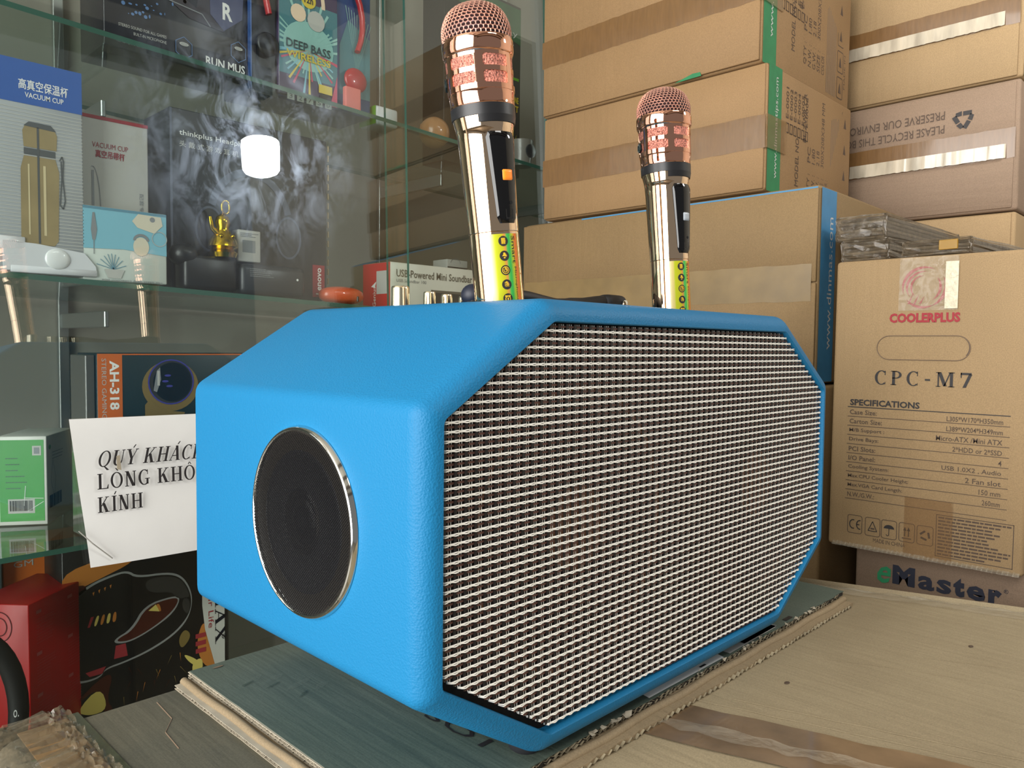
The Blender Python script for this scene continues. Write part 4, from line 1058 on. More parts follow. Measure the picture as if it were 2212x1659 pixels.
# wrapped bundles on the case carton
def bundle(label, x0, x1, y0, y1, z0, z1, rot, gold=False):
    t = thing('wrapped_bundle', label, 'bundle', ((x0+x1)/2, (y0+y1)/2, z0), 'film-wrapped cardboard bundles')
    cxy = ((x0+x1)/2, (y0+y1)/2, 0)
    # folded board stack inside
    n_ = max(3, int((z1-z0)/.0045))
    for k in range(n_):
        za = z0+.0015+(z1-z0-.003)*k/n_; zb = z0+.0015+(z1-z0-.003)*(k+.7)/n_
        finish('folded_board', MB().rbox(x0+.003+.002*(k % 2), x1-.003, y0+.003, y1-.003-.002*(k % 2), za, zb, .0006, 1, rot=rot, piv=cxy), M['b1'] if k % 2 else M['b2'], t)
    bm = bmesh.new(); bmesh.ops.create_cube(bm, size=1)
    for v in bm.verts: v.co = Vector((cxy[0]+v.co.x*(x1-x0), cxy[1]+v.co.y*(y1-y0), (z0+z1)/2+v.co.z*(z1-z0)))
    bmesh.ops.bevel(bm, geom=bm.edges[:], offset=.004, segments=2, profile=.5, affect='EDGES')
    bmesh.ops.subdivide_edges(bm, edges=bm.edges[:], cuts=3, use_grid_fill=True)
    for v in bm.verts: v.co += Vector([random.uniform(-.0014, .0014) for _ in range(3)])*(.6 if v.co.z < z0+.004 else 1); v.co.z = max(v.co.z, z0)
    bmesh.ops.rotate(bm, verts=bm.verts, cent=Vector(cxy), matrix=Matrix.Rotation(rot, 3, 'Z'))
    finish('stretch_film', MB().frombm(bm), 'film2', t)
    if gold: finish('yellow_tape', MB().rbox(x0-.0012, x0+.002, y0+.014, y0+.034, z0+.006, z1-.002, .0005, 1, rot=rot, piv=cxy), mat('yellow_tape', (150, 112, 24), .2, coat=.8), t)
    return t
M['b1'] = mat('dark_flute_board', (64, 52, 38), .8, noise=.6, nscale=160); M['b2'] = mat('grey_flute_board', (96, 82, 62), .8, noise=.6, nscale=160)
M['film2'] = mat('stretch_film', (120, 106, 86), .1, alpha=.4, bump=1, bscale=120, coat=1, bdist=.003, noise=.5, nscale=120)
bundle('lower grey film-wrapped cardboard bundle on the case carton, under the thick one', .972, 1.15, .318, .3765, .1075, .1345, -.08)
bundle('thick glossy film-wrapped bundle on top of the other wrapped bundle', .985, 1.24, .326, .3885, .1350, .1660, -.06)
bundle('flat film-wrapped bundle with a yellow tape strip, right of the thick ones', .962, 1.17, .222, .2980, .1075, .1265, -.12, True)

# ============================================================ glass showcase
YG = .925; tilt = math.tan(math.radians(1.9))
X0c, X1c, Y1c = -.42, 1.62, 1.32
def shelf_z(base, x): return base-.034*(x-.2)
S1, S2, S3, S4 = .3545, .0735, -.2310, -.5500
t = thing('glass_showcase', 'glass-fronted display cabinet with green-edged glass shelves behind the speaker', 'cabinet', (.6, 1.12, -Z0))
finish('back_panel', MB().rbox(X0c, X1c, Y1c, Y1c+.018, -Z0, 1.2, .001, 1), 'panel', t)
finish('side_panel', MB().rbox(X0c-.018, X0c, YG+.03, Y1c+.018, -Z0, 1.2, .001, 1), 'panel', t)
finish('side_panel', MB().rbox(X1c, X1c+.018, YG+.03, Y1c+.018, -Z0, 1.2, .001, 1), 'panel', t)
finish('base_cabinet', MB().rbox(X0c, X1c, YG+.012, Y1c, -Z0, -.58, .003, 2), 'panel', t)
finish('bottom_board', MB().rbox(X0c, X1c, YG+.012, Y1c, -.578, S4-.002, .002, 1), 'panel', t)
def pane(name, x0, x1, z0, z1, y, m, lab=None):
    th = .005; o = thing_part = MB()
    n_ = Vector((0, math.cos(math.atan(tilt)), -math.sin(math.atan(tilt))))
    P_ = lambda x, z, d: (x, y+z*tilt+d, z)
    vs = [P_(x0, z0, 0), P_(x1, z0, 0), P_(x1, z1, 0), P_(x0, z1, 0), P_(x0, z0, th), P_(x1, z0, th), P_(x1, z1, th), P_(x0, z1, th)]
    o.add(vs, [(0, 1, 2, 3), (7, 6, 5, 4)], 0); o.add(vs, [(0, 4, 5, 1), (1, 5, 6, 2), (2, 6, 7, 3), (3, 7, 4, 0)], 1)
    return finish(name, o, [m, 'glassedge'], t, label=lab, recalc=True)
pane('sliding_pane', X0c, .7265, -.575, 1.15, YG, 'pane', 'left glass door with a hazy smear, green edge')
pane('sliding_pane', .700, 1.060, -.575, 1.15, YG+.016, 'pane2')
pane('sliding_pane', 1.075, X1c, -.575, 1.15, YG+.016, 'pane2')
finish('corner_post', MB().rbox(1.060, 1.075, YG+.010, YG+.030, -.575, 1.15, .001, 1), 'alu', t)
finish('door_track', MB().rbox(X0c, .955, YG-.028, YG+.0118, -.600, -.576, .001, 1), 'alu', t)
for nm, b in (('glass_shelf', S1), ('glass_shelf', S2), ('glass_shelf', S3)):
    k_ = -.034 if b != S3 else .01
    vs = []
    for x in (X0c, X1c):
        z = b+k_*(x-.2)
        vs += [(x, .952, z-.006), (x, 1.30 if b != S1 else 1.26, z-.006), (x, .952, z), (x, 1.30 if b != S1 else 1.26, z)]
    o = MB(); o.add(vs, [(0, 1, 5, 4), (2, 6, 7, 3)], 0); o.add(vs, [(0, 4, 6, 2), (1, 3, 7, 5), (0, 2, 3, 1), (4, 5, 7, 6)], 1)
    finish(nm, o, ['shelfglass', 'glassedge'], t)
for x in (-.2, .36, .95, 1.3):
    for z in (.30, .02, -.28): finish('shelf_bracket', MB().rbox(x, x+.006, 1.12, 1.31, z, z+.022, .001, 1), 'alu', t)
for x in (-.2, .36, .95, 1.3): finish('upright_rail', MB().rbox(x-.004, x+.010, 1.308, 1.318, -.57, 1.15, .001, 1), 'alu', t)

def gbox(name, label, x0, x1, y0, y1, z0, z1, body, r=.0015, rot=0, piv=None, cat='box', group=None):
    t = thing(name, label, cat, ((x0+x1)/2, (y0+y1)/2, z0), group)
    finish('box_body', MB().rbox(x0, x1, y0, y1, z0, z1, r, 2, rot=rot, piv=piv), body, t, 60)
    return t
def front(t, y, name='printed_artwork'): return Art(t, (0, y, 0), (1, 0, 0), (0, 0, 1), (0, -1, 0), name)
def gl(c, n_, **k): M[n_] = mat(n_, c, k.pop('rough', .35), **k); return n_
blue = gl((40, 88, 166), 'cup_blue'); gl((158, 162, 166), 'cup_grey'); gl((150, 132, 92), 'flask_bronze', noise=.15); gl((78, 82, 84), 'flask_dark'); gl((206, 190, 150), 'flask_light')
sz = lambda x, b=S2: shelf_z(b, x)
# --- blue topped flask carton
z0 = sz(.25)
t = gbox('cup_box', 'tall flask box with blue top band and printed bronze flask, leftmost on the middle shelf', .203, .2880, .957, 1.045, z0+.001, .2990, 'cup_grey')
a = front(t, .957)
a.rect(blue, .2035, .2875, .2530, .2985); a.text('white', '高真空保温杯', .2262, .2738, .2680, .2790, 1, bold=.01); a.text('white', 'VACUUM CUP', .2320, .2690, .2600, .2655, 1, bold=.01)
for k in range(44): a.rect('offwhite', .2035, .2875, .088+k*.0037, .0888+k*.0037, 0)
a.poly('flask_bronze', [(.2262, .110), (.2300, .1045), (.2580, .1045), (.2618, .110), (.2635, .185), (.2600, .1985), (.2300, .1985), (.2268, .185)], 1)
a.poly('flask_dark', [(.2300, .2000), (.2600, .2000), (.2600, .2070), (.2300, .2070)], 1)
a.poly('flask_bronze', [(.2300, .2080), (.2612, .2080), (.2620, .2240), (.2590, .2310), (.2320, .2320), (.2290, .2250)], 1); a.poly('flask_dark', [(.2300, .2300), (.2610, .2285), (.2560, .2345), (.2350, .2350)], 2)
a.rect('flask_dark', .2425, .2445, .106, .230, 2); a.rect('flask_light', .2480, .2505, .115, .190, 2); a.rect('flask_light', .2335, .2350, .115, .190, 2)
a.line('flask_dark', [(.2640, .198), (.2665, .203), (.2680, .198), (.2670, .180), (.2690, .155), (.2670, .146), (.2640, .150), (.2660, .180), (.2655, .198)], .0012, 2)
a.done()
# --- white and red flask carton
t = gbox('cup_box', 'white flask box with thin red top edge, between the blue-topped box and the black one', .2920, .3690, .985, 1.060, sz(.33)+.001, .2640, 'offwhite')
a = front(t, .985); a.rect('red_ink', .2925, .3688, .2595, .2636); a.text('red_ink', 'VACUUM CUP', .3060, .3455, .2270, .2330, 1); a.text('red_ink', '真空吊带杯', .3092, .3420, .2155, .2245, 1, bold=.02)
a.ring('grey', .306, .150, .009, .055, .001, 1, 0, 100); a.rect('grey', .3050, .3075, .100, .200, 1); a.text('grey', '配套专柜', .3580, .3630, .150, .180, 1, rot=-90); a.done()
# --- dark headset carton with red tag
gl((44, 48, 54), 'box_charcoal'); gl((24, 26, 30), 'box_black'); gl((66, 74, 92), 'slate')
t = gbox('headphone_box', 'tall charcoal headphone box with white title and red label at its lower right', .4010, .6285, 1.000, 1.085, sz(.5)+.001, .2980, 'box_charcoal')
a = front(t, 1.0); a.text('white', 'thinkplus Headphones', .4130, .5200, .2630, .2715, 1, bold=.006); a.text('offwhite', 'G30', .5240, .5360, .2640, .2705, 1); a.text('offwhite', '头 戴 式 游 戏 耳 机', .4130, .4920, .2500, .2580, 1, bold=.01)
a.rect('red_ink', .6045, .6245, .0690, .1160); a.text('white', 'Lenovo', .6100, .6190, .0730, .1120, 1, bold=.02, rot=90)
a.rect('slate', .4012, .4040, .066, .297); a.ring('slate', .51, .165, .062, .072, .010, 1, 15, 165); a.ell('box_black', .452, .150, .020, .030, 1); a.ell('box_black', .566, .150, .020, .030, 1); a.ring('slate', .452, .150, .020, .030, .003, 2); a.ring('slate', .566, .150, .020, .030, .003, 2)
a.done()
mb = MB()
for k in range(16): mb.box(.6290, .6305, .998, 1.0, .075+.0138*k, .084+.0138*k)
finish('foil_edge', mb, mat('brass_foil', (150, 132, 100), .3, .8), t)
# --- small beach box
gl((206, 214, 208), 'sand'); gl((126, 186, 206), 'sea'); gl((88, 138, 160), 'sea_dark'); gl((214, 206, 186), 'tag_cream')
t = gbox('beach_box', 'small flat box with blue sea and sand picture, in front of the white flask box', .2860, .3790, .957, .975, sz(.33)+.001, .1545, 'sand')
a = front(t, .957); a.rect('sea', .2865, .3785, .1100, .1540); a.rect('sea_dark', .2865, .3785, .1510, .1540, 1); a.poly('sea', [(.2865, .110), (.3785, .110), (.3785, .104), (.33, .108), (.2865, .106)], 1)
a.poly('tag_cream', [(.339, .142), (.346, .151), (.372, .150), (.374, .140), (.364, .130), (.345, .135)], 2); a.ell('grey', .362, .146, .003, .003, 3); a.ell('tag_cream', .349, .113, .009, .011, 2); a.ring('grey', .349, .120, .009, .008, .003, 3, 0, 180)
a.poly('grey', [(.2965, .147), (.2985, .147), (.3010, .128), (.2990, .116), (.2960, .116), (.2945, .128)], 2); a.ring('offwhite', .370, .124, .009, .009, .0008, 3); a.line('grey', [(.2975, .116), (.2975, .100)], .0008, 2)
for k in range(9): a.line('sea_dark', [(.318, .084), (.300+.004*k, .100-.0008*(k-4)**2+.002)], .0007, 2)
a.poly('offwhite', [(.308, .084), (.330, .084), (.326, .074), (.312, .074)], 3); a.text('grey', 'The latest daily collection box', .305, .374, .0700, .0735, 2, rot=180); a.done()
# --- white sensor light with dome
t = thing('sensor_light', 'white plastic sensor light with a round dome lying in front of the flask boxes', 'lamp', (.262, .95, sz(.26)))
gl((214, 216, 222), 'white_plastic', coat=.3); gl((226, 228, 230), 'dome', coat=1)
finish('housing', MB().prism([(.2085, 0), (.3000, 0), (.2985, .010), (.2870, .0240), (.2400, .0300), (.2085, .0310)], (0, .956, sz(.26)+.004), (1, 0, 0), (0, 0, 1), (0, -1, 0), .0015).rbox(.215, .300, .9540, .9565, sz(.26)+.002, sz(.26)+.010, .001, 1).rbox(.2, .2295, .9545, .9565, sz(.26)+.026, sz(.26)+.040, .0008, 1), 'white_plastic', t, 50)
finish('sensor_dome', MB().sphere((.2600, .9545, sz(.26)+.0190), .0115, 24, sy=.28, sx=1.1), 'dome', t, 60)
# --- black gadgets
t = gbox('camera_case', 'low black camera-like case on the middle shelf, in front of the charcoal headphone box', .4000, .4700, .958, .990, sz(.43)+.001, sz(.43)+.045, 'box_black', .006, cat='case')
finish('lens_bump', MB().sphere((.405, .972, sz(.41)+.044), .018, 16, sz=.8), 'box_black', t, 60)
t = gbox('camera_case', 'wider black case with rounded end beside the low one, nearer the red label', .4740, .5700, .958, .990, sz(.52)+.001, sz(.52)+.043, 'box_charcoal', .008, cat='case')
a = front(t, .958); a.greek('grey', .486, .520, .088, .100, 5, 1, .3); a.ell('white', .5555, .088, .0016, .0016, 1); a.done()
# --- gold ornament and small white carton standing on the cases
t = thing('gold_ornament', 'small shiny golden figurine with a ring on its head, on the black cases', 'figurine', (.455, .968, sz(.45)+.0455))
zb_ = sz(.45)+.0455; gl((214, 180, 44), 'goldm', metal=1, rough=.2, noise=.5, nscale=120)
finish('base', MB().lathe([(0, .016), (.006, .018), (.010, .014), (.014, .019), (.022, .017), (.030, .011), (.038, .008), (.044, .010), (.052, .008), (.056, .003)], (.4550, .9690, zb_), (0, 0, 1), (1, 0, 0), 20, cap=True), 'goldm', t, 50)
finish('ring', MB().tube([(.4590+.0052*math.cos(k*.4), .969, zb_+.065+.0085*math.sin(k*.4)) for k in range(16)], .0015, 8, closed=True), 'goldm', t, 50)
finish('arm', MB().tube([(.446, .966, zb_+.030), (.438, .964, zb_+.036), (.436, .964, zb_+.050)], [.004, .003, .002], 8), 'goldm', t, 50)
finish('jewel', MB().sphere((.447, .957, zb_+.026), .0030, 10).sphere((.463, .957, zb_+.027), .0028, 10).sphere((.455, .956, zb_+.014), .0030, 10), 'goldm', t, 50)
t = gbox('label_box', 'small white box with a grey label standing on the black case', .4740, .5060, .966, .984, sz(.5)+.0445, sz(.5)+.0860, 'offwhite'); a = front(t, .966); a.rect('grey', .480, .498, .120, .136); a.greek('grey', .477, .503, .140, .146, 3); a.done()
# --- orange device
t = thing('orange_speaker', 'rounded orange portable gadget lying right of the red label', 'gadget', (.645, .985, sz(.64)))
gl((214, 84, 34), 'orange_plastic', coat=.4)
bm = bmesh.new(); bmesh.ops.create_uvsphere(bm, u_segments=24, v_segments=12, radius=1)
for v in bm.verts: v.co = Vector((.6440+v.co.x*.037, .985+v.co.y*.020, sz(.64)+.0140+(abs(v.co.z)**.7*(1 if v.co.z > 0 else -1))*.0132))
finish('shell', MB().frombm(bm), 'orange_plastic', t, 60); finish('port', MB().rbox(.6590, .6625, .966, .969, sz(.66)+.006, sz(.66)+.014, .0008, 1), 'box_black', t)
# --- soundbar box
gl((190, 34, 42), 'red_box'); gl((214, 210, 200), 'cream_box'); gl((96, 92, 84), 'taupe')
t = gbox('soundbar_box', 'long white box with red end face and soundbar title on the middle shelf', .7240, 1.020, .972, 1.045, sz(.87)-.004, .1290, 'cream_box')
a = front(t, .972); a.text('taupe', 'USB-Powered Mini Soundbar', .7350, .8950, .1065, .1185, 1, bold=.015); a.text('grey', 'USB Soundbar 100', .7350, .7950, .0985, .1035, 1); a.rect('taupe', .8050, .98, .062, .0900); a.rect('box_charcoal', .8100, .98, .062, .0860, 1); a.done()
a = Art(t, (.7240, 0, 0), (0, -1, 0), (0, 0, 1), (-1, 0, 0)); a.rect('red_box', -1.0445, -.9725, .054, .1285); a.rect('offwhite', -1.008, -.980, .080, .116, 1); a.text('white', 'Genius', -1.018, -1.010, .060, .092, 1, rot=90); a.poly('white', [(-1.022, .092), (-1.008, .100), (-1.012, .090)], 2); a.done()
t = gbox('small_box', 'small white box with a dark band standing behind the soundbar box', .915, .965, 1.06, 1.10, sz(.93)+.001, .1560, 'offwhite'); a = front(t, 1.06); a.rect('box_charcoal', .916, .964, .134, .143); a.ring('grey', .935, .150, .012, .008, .001, 1, 0, 180); a.done()

# --- upper shelf
q1 = lambda x: shelf_z(S1, x)
gl((22, 26, 36), 'night'); gl((84, 120, 170), 'splash'); gl((74, 78, 110), 'indigo'); gl((58, 54, 62), 'plum')
t = gbox('headset_box', 'large black headset box with blue splash artwork on the upper shelf', .3255, .5055, 1.000, 1.085, q1(.42)+.006, .60, 'night')
a = Art(t, (0, 0, 0), (1, 0, 0), (0, 0, 1), (0, -1, 0), fn=lambda u, v, l: Vector((u*.909, .9995-.00022*l, v*.909))); a.text('white', 'RUN MUS', .4930, .5520, .3975, .4100, 2, bold=.025); a.text('offwhite', 'STEREO SOUND FOR ALL GAMES', .376, .438, .4175, .4215, 2); a.text('offwhite', 'BUILT-IN MICROPHONE', .395, .438, .4100, .4140, 2); a.text('grey', 'REMOTE TO LINE CONTROLLER', .373, .438, .3960, .4010, 2)
for k in range(70): a.ell('splash', max(.365, rng.normal(.405, .022)), rng.normal(.470, .022), rng.uniform(.0006, .0028), rng.uniform(.0006, .0028), 1, 8)
for (cx, cz) in ((.462, .412), (.542, .428)): a.ring('splash', cx, cz, .0135, .0155, .0010, 2, 90, 450, 6); a.ell('offwhite', cx, cz+.005, .0065, .0025, 3); a.ring('grey', cx, cz+.005, .004, .0014, .0005, 4)
a.poly('plum', [(.420, .54), (.430, .480), (.470, .455), (.520, .450), (.548, .480), (.552, .54)], 1); a.poly('night', [(.438, .54), (.450, .488), (.480, .472), (.494, .54)], 2)
a.poly('indigo', [(.498, .54), (.500, .470), (.520, .452), (.548, .476), (.552, .54)], 3); a.text('white', 'R', .5180, .5330, .468, .492, 4, bold=.03); a.line('grey', [(.436, .472), (.488, .466), (.500, .452)], .0016, 4); a.done()
# deep bass box with red headphones in its windows
gl((60, 44, 82), 'violet'); gl((60, 120, 132), 'teal'); gl((146, 196, 190), 'mint'); gl((196, 60, 96), 'pinkish'); gl((216, 190, 50), 'lemon'); gl((38, 74, 132), 'deepblue'); gl((232, 206, 178), 'peach'); gl((36, 56, 60), 'inkteal'); gl((176, 28, 36), 'redphone', coat=.5); gl((222, 226, 226), 'clearbox')
zb_ = q1(.6)+.001
t = gbox('headphone_gift_box', 'colourful deep bass headphone box with starburst panel on the upper shelf', .5070, .7000, .992, 1.075, zb_+.002, .66, 'deepblue')
a = front(t, .992); 
a.rect('night', .508, .546, .34, .659); a.poly('teal', [(.645, .37), (.699, .37), (.699, .46), (.66, .48), (.645, .44)], 1)
for k in range(10): a.poly('mint', [(.675, .405), (.655+.005*k, .50-.002*k), (.656+.005*k, .50-.002*k)], 2)
a.done()
y_ = .986
t_p = finish('printed_panel', MB().rbox(.5445, .6380, y_, .9925, zb_+.004, .66, .001, 1), 'violet', t)
a = Art(t_p, (0, y_, 0), (1, 0, 0), (0, 0, 1), (0, -1, 0))
a.rect('teal', .5450, .6375, .375, .480); a.ell('mint', .591, .420, .040, .034, 1)
for k in range(40):
    A_ = 2*PI*k/40+rng.uniform(-.05, .05); r = rng.uniform(.035, .075); w_ = .03
    p = [(.591, .415), (.591+r*math.cos(A_-w_), .415+r*math.sin(A_-w_)), (.591+r*math.cos(A_+w_), .415+r*math.sin(A_+w_))]
    p = [(min(max(x, .5452), .6373), max(z, .345)) for x, z in p]; a.poly(['mint', 'sea', 'lemon', 'pinkish'][k % 4 if math.sin(A_) < 0 else 0], p, 2)
a.ring('peach', .591, .478, .026, .045, .006, 3, 0, 180); a.ell('peach', .574, .462, .012, .012, 4, 16); a.ell('offwhite', .602, .458, .014, .014, 5, 16); a.ell('lemon', .590, .484, .0115, .0115, 6, 20); a.text('ink', '12h', .583, .597, .479, .489, 7, bold=.03)
a.text('inkteal', 'DEEP BASS', .5550, .6255, .4115, .4235, 7, bold=.012); a.text('lemon', 'WIRELESS', .5550, .6255, .3985, .4085, 7, bold=.02)
a.rect('lemon', .606, .628, .360, .372, 7); a.rect('ink', .608, .626, .353, .359, 7)
for k in range(5): a.rect('offwhite', .556+.015*k, .567+.015*k, .340, .350, 7); a.text('ink', '3275D'[k], .559+.015*k, .564+.015*k, .342, .348, 8)
a.poly('pinkish', [(.625, .345), (.637, .345), (.637, .39)], 4); a.done()
hp = [(.603+.078*math.cos(math.radians(q)), .985, .475+.085*math.sin(math.radians(q))) for q in range(-28, 209, 12)]
finish('headphone_band', MB().tube(hp, .0055, 10, flat=.7), 'redphone', t, 60, label='red headphone band showing at both sides')
finish('ear_cup', MB().sphere((.6680, .984, .392), .018, 18, sy=.35, sx=1.1), 'redphone', t, 60); finish('ear_cup', MB().sphere((.527, .984, .405), .016, 18, sy=.35), 'box_black', t, 60)
finish('foam_block', MB().rbox(.645, .672, .975, .984, .345, .378, .002, 2), mat('pink_foam', (226, 120, 112), .6), t)
t = gbox('charger_box', 'little white and green box lying on the upper shelf beside the headphone box', .706, .748, .985, 1.03, q1(.73)+.001, q1(.73)+.030, 'white_plastic', .004); a = Art(t, (.706, 0, 0), (0, -1, 0), (0, 0, 1), (-1, 0, 0)); gl((110, 178, 50), 'lime'); a.rect('lime', -1.029, -.986, q1(.73)+.002, q1(.73)+.029); a.done()
t = thing('wooden_ball', 'glossy brown wooden ball on the upper shelf behind the tall microphone', 'ornament', (.848, 1.02, q1(.85)))
gl((176, 126, 82), 'woodball', coat=.6, noise=.2, nscale=20)
finish('ball', MB().sphere((.850, 1.02, q1(.85)+.0265), .026, 28), 'woodball', t, 60); finish('groove', MB().tube([(.850+.0262*math.cos(k*.3), 1.02+.0262*math.sin(k*.3)*.7, q1(.85)+.0265+.0187*math.sin(k*.3)) for k in range(21)], .0008, 6, closed=True), 'woodball', t, 60)
gl((24, 84, 48), 'forest'); gl((12, 20, 18), 'ink_green')
t = gbox('lamp_box', 'dark green box with pale lettering, high behind the tall microphone', .905, 1.10, 1.06, 1.12, q1(1.0)+.002, .655, 'ink_green')
a = front(t, 1.06); a.poly('forest', [(.906, .650), (1.099, .650), (1.099, .582), (.906, .625)]); a.text('offwhite', 'LED 1 display', .93, 1.09, .592, .606, 1); a.text('offwhite', 'LED LIGHT', .955, 1.08, .560, .580, 1); a.done()
t = thing('webcam', 'grey cylindrical camera on the upper shelf next to the post', 'camera', (1.03, .985, q1(1.03)))
gl((120, 116, 110), 'taupe_grey', coat=.5); gl((44, 46, 52), 'lensdark', coat=1)
finish('body', MB().lathe([(0, .018), (.036, .021), (.040, .022), (.046, .0215), (.046, .0001)], (1.028, .985, q1(1.03)+.001), (0, 0, 1), (1, 0, 0), 28, cap=False), 'taupe_grey', t, 40); finish('lens', MB().lathe([(0, .012), (.003, .012), (.004, .009), (.004, .0001)], (1.028, .964, q1(1.03)+.026), (0, -1, 0), (1, 0, 0), 24), 'lensdark', t, 40)
t = gbox('game_box', 'upright dark box with rainbow streaks and yellow title near the cabinet post', .975, 1.055, 1.02, 1.05, q1(1.0)+.002, .500, 'night')
a = front(t, 1.02)
for k in range(36):
    u = rng.uniform(.985, 1.05); z_ = rng.uniform(.37, .49); c = ['splash', 'mint', 'pinkish', 'lime', 'violet', 'lemon'][k % 6]; d = rng.uniform(.01, .03); a.poly(c, [(u, z_), (u+.002, z_), (u-.004+(u-1.015)*.3, min(.498, z_+d))], 1)
a.rect('lime', .976, 1.054, .494, .499); a.text('lemon', 'MICROPHONE', 1.004, 1.053, .452, .464, 3, bold=.03); a.text('lemon', 'LIGHT', 1.016, 1.053, .436, .448, 3, bold=.03); a.done()

# --- lower shelves
gl((204, 104, 42), 'orange_card'); gl((30, 44, 46), 'blackteal'); gl((128, 108, 62), 'olive_gold'); gl((70, 66, 150), 'violetblue'); gl((58, 56, 54), 'smoke')
s3 = lambda x: S3+.01*(x-.2)
t = gbox('gaming_headset_box', 'box with orange spine and printed golden headset, partly behind the speaker', .2995, .560, .960, 1.03, s3(.4)+.001, -.0130, 'blackteal')
a = front(t, .960); a.rect('orange_card', .3000, .3270, -.229, -.0135); a.text('white', 'AH-318', .3130, .3235, -.0790, -.0215, 1, bold=.03, rot=-90); a.text('offwhite', 'STEREO GAMING HEADSET', .3045, .3095, -.1300, -.0190, 1, rot=-90); a.rect('orange_card', .327, .5595, -.0150, -.0135, 1)
a.ell('olive_gold', .3830, -.0530, .0340, .0310, 1, 32); a.ell('smoke', .3835, -.0480, .0270, .0270, 2, 32); a.ring('violetblue', .3835, -.0480, .0278, .0278, .0016, 3); a.ell('box_black', .3850, -.0480, .0230, .0240, 4, 28); a.poly('grey', [(.362, -.058), (.366, -.034), (.370, -.030), (.371, -.045), (.366, -.060)], 5); a.rect('offwhite', .3665, .3695, -.052, -.034, 6)
for (u, z_) in ((.379, -.040), (.376, -.047), (.381, -.053)): a.ell('violetblue', u, z_, .004, .0014, 6, 10)
a.poly('olive_gold', [(.352, -.075), (.358, -.068), (.372, -.082), (.400, -.086), (.395, -.095), (.352, -.090)], 3); a.done()
finish('clear_side', MB().rbox(.2890, .2992, .965, 1.02, s3(.3)+.001, -.0150, .001, 1), mat('grey_clear', (84, 82, 76), .2, coat=.6), t)
gl((28, 142, 28), 'grassgreen'); gl((220, 220, 214), 'box_white')
def rotbox(name, label, cx, cy, deg, L_, W_, z0, z1, body, pn='box_body'):
    """box whose near corner is (cx, cy); right face runs at deg, left face at deg+90"""
    u = Vector((math.cos(math.radians(deg)), math.sin(math.radians(deg)), 0)); v = Vector((-u.y, u.x, 0)); c = Vector((cx, cy, z0))
    m_ = c+u*L_/2+v*W_/2; t = thing(name, label, 'box', tuple(m_))
    bm = bmesh.new(); bmesh.ops.create_cube(bm, size=1)
    for q in bm.verts: q.co = m_+u*q.co.x*L_+v*q.co.y*W_+Vector((0, 0, (z1-z0)*(q.co.z+.5)))
    bmesh.ops.bevel(bm, geom=bm.edges[:], offset=.0012, segments=2, profile=.5, affect='EDGES')
    finish(pn, MB().frombm(bm), body, t, 60)
    ar = Art(t, (cx, cy, 0), u, (0, 0, 1), -v); al = Art(t, tuple(Vector((cx, cy, 0))+v*W_), -v, (0, 0, 1), -u)
    return t, ar, al
H0 = s3(.26)
t, a, al = rotbox('charger_carton', 'white and green box with barcode on the lower shelf, left of the paper notice', .2790, 1.085, 57, .10, .0560, H0+.001, -.1180, 'box_white')
a.ell('grassgreen', .010, -.133, .004, .003, 1); a.bars('ink', .006, .05, H0+.020, H0+.036, 14, 1); a.line('grey', [(.020, -.150), (.012, -.175), (.024, -.200), (.030, -.175), (.020, -.150)], .0007, 1); a.greek('grey', .018, .06, -.150, -.138, 3, 1, .2); a.done()
al.rect('grassgreen', .003, .053, H0+.006, -.1225); al.rect('offwhite', .012, .042, H0+.016, H0+.034, 1); al.bars('ink', .014, .040, H0+.019, H0+.032, 18, 2); al.rect('offwhite', .040, .050, -.142, -.130, 1); al.rect('grey', .042, .048, -.140, -.132, 2); al.greek('forest', .010, .034, -.185, -.14, 6, 1, .15)
for p in (((.030, -.195), (.052, -.196)), ((.032, -.180), (.030, -.205)), ((.034, -.212), (.052, -.200))): al.line('clearbox', list(p), .0006, 2)
al.done()
# bottom level
gl((170, 8, 14), 'bright_red'); gl((80, 6, 10), 'dark_red'); gl((176, 84, 84), 'pale_red')
t, a, al = rotbox('red_box', 'bright red glossy box printed with small text blocks at the lower left', .2370, 1.005, 40, .118, .075, S4+.001, -.3030, 'bright_red')
for c_, r_ in ((.012, 0), (.012, 1), (.012, 2), (.068, 0), (.068, 1), (.068, 2)):
    z_ = -.318-.050*r_; a.rect('pale_red', c_, c_+.009, z_, z_+.004, 1); a.greek('pale_red', c_, c_+.034, z_-.036, z_-.004, 9, 1, .10)
a.done()
al.ring('dark_red', .040, -.330, .015, .018, .0012, 1); al.ring('dark_red', .040, -.330, .009, .011, .0012, 1); al.done()
gl((30, 28, 28), 'max_dark'); gl((196, 124, 58), 'flame'); gl((222, 202, 110), 'flame_y'); gl((74, 34, 26), 'ember'); gl((160, 54, 60), 'rose_red'); gl((206, 204, 196), 'cornerwhite'); gl((16, 22, 36), 'navyblack'); gl((150, 150, 148), 'outline')
t = gbox('headset_box', 'black headset box with flame artwork and white corner, standing behind the table carton', .2880, .4970, 1.064, 1.14, S4+.001, -.2630, 'max_dark')
ys = 1.064; s_ = ys/.97   # artwork is laid out at the .97 plane and scaled to the real face
def Q(px, py):  # helper: fraction of the crop (0..1) to face coordinates
    return (.2925+(px)*.2065, -.2660-py*.160)
a = front(t, ys); pw = lambda L__: [Q(*p) for p in L__]
def chai(p, n=2):
    for _ in range(n): p = [q for i in range(len(p)) for q in ((p[i][0]*.75+p[(i+1) % len(p)][0]*.25, p[i][1]*.75+p[(i+1) % len(p)][1]*.25), (p[i][0]*.25+p[(i+1) % len(p)][0]*.75, p[i][1]*.25+p[(i+1) % len(p)][1]*.75))]
    return p
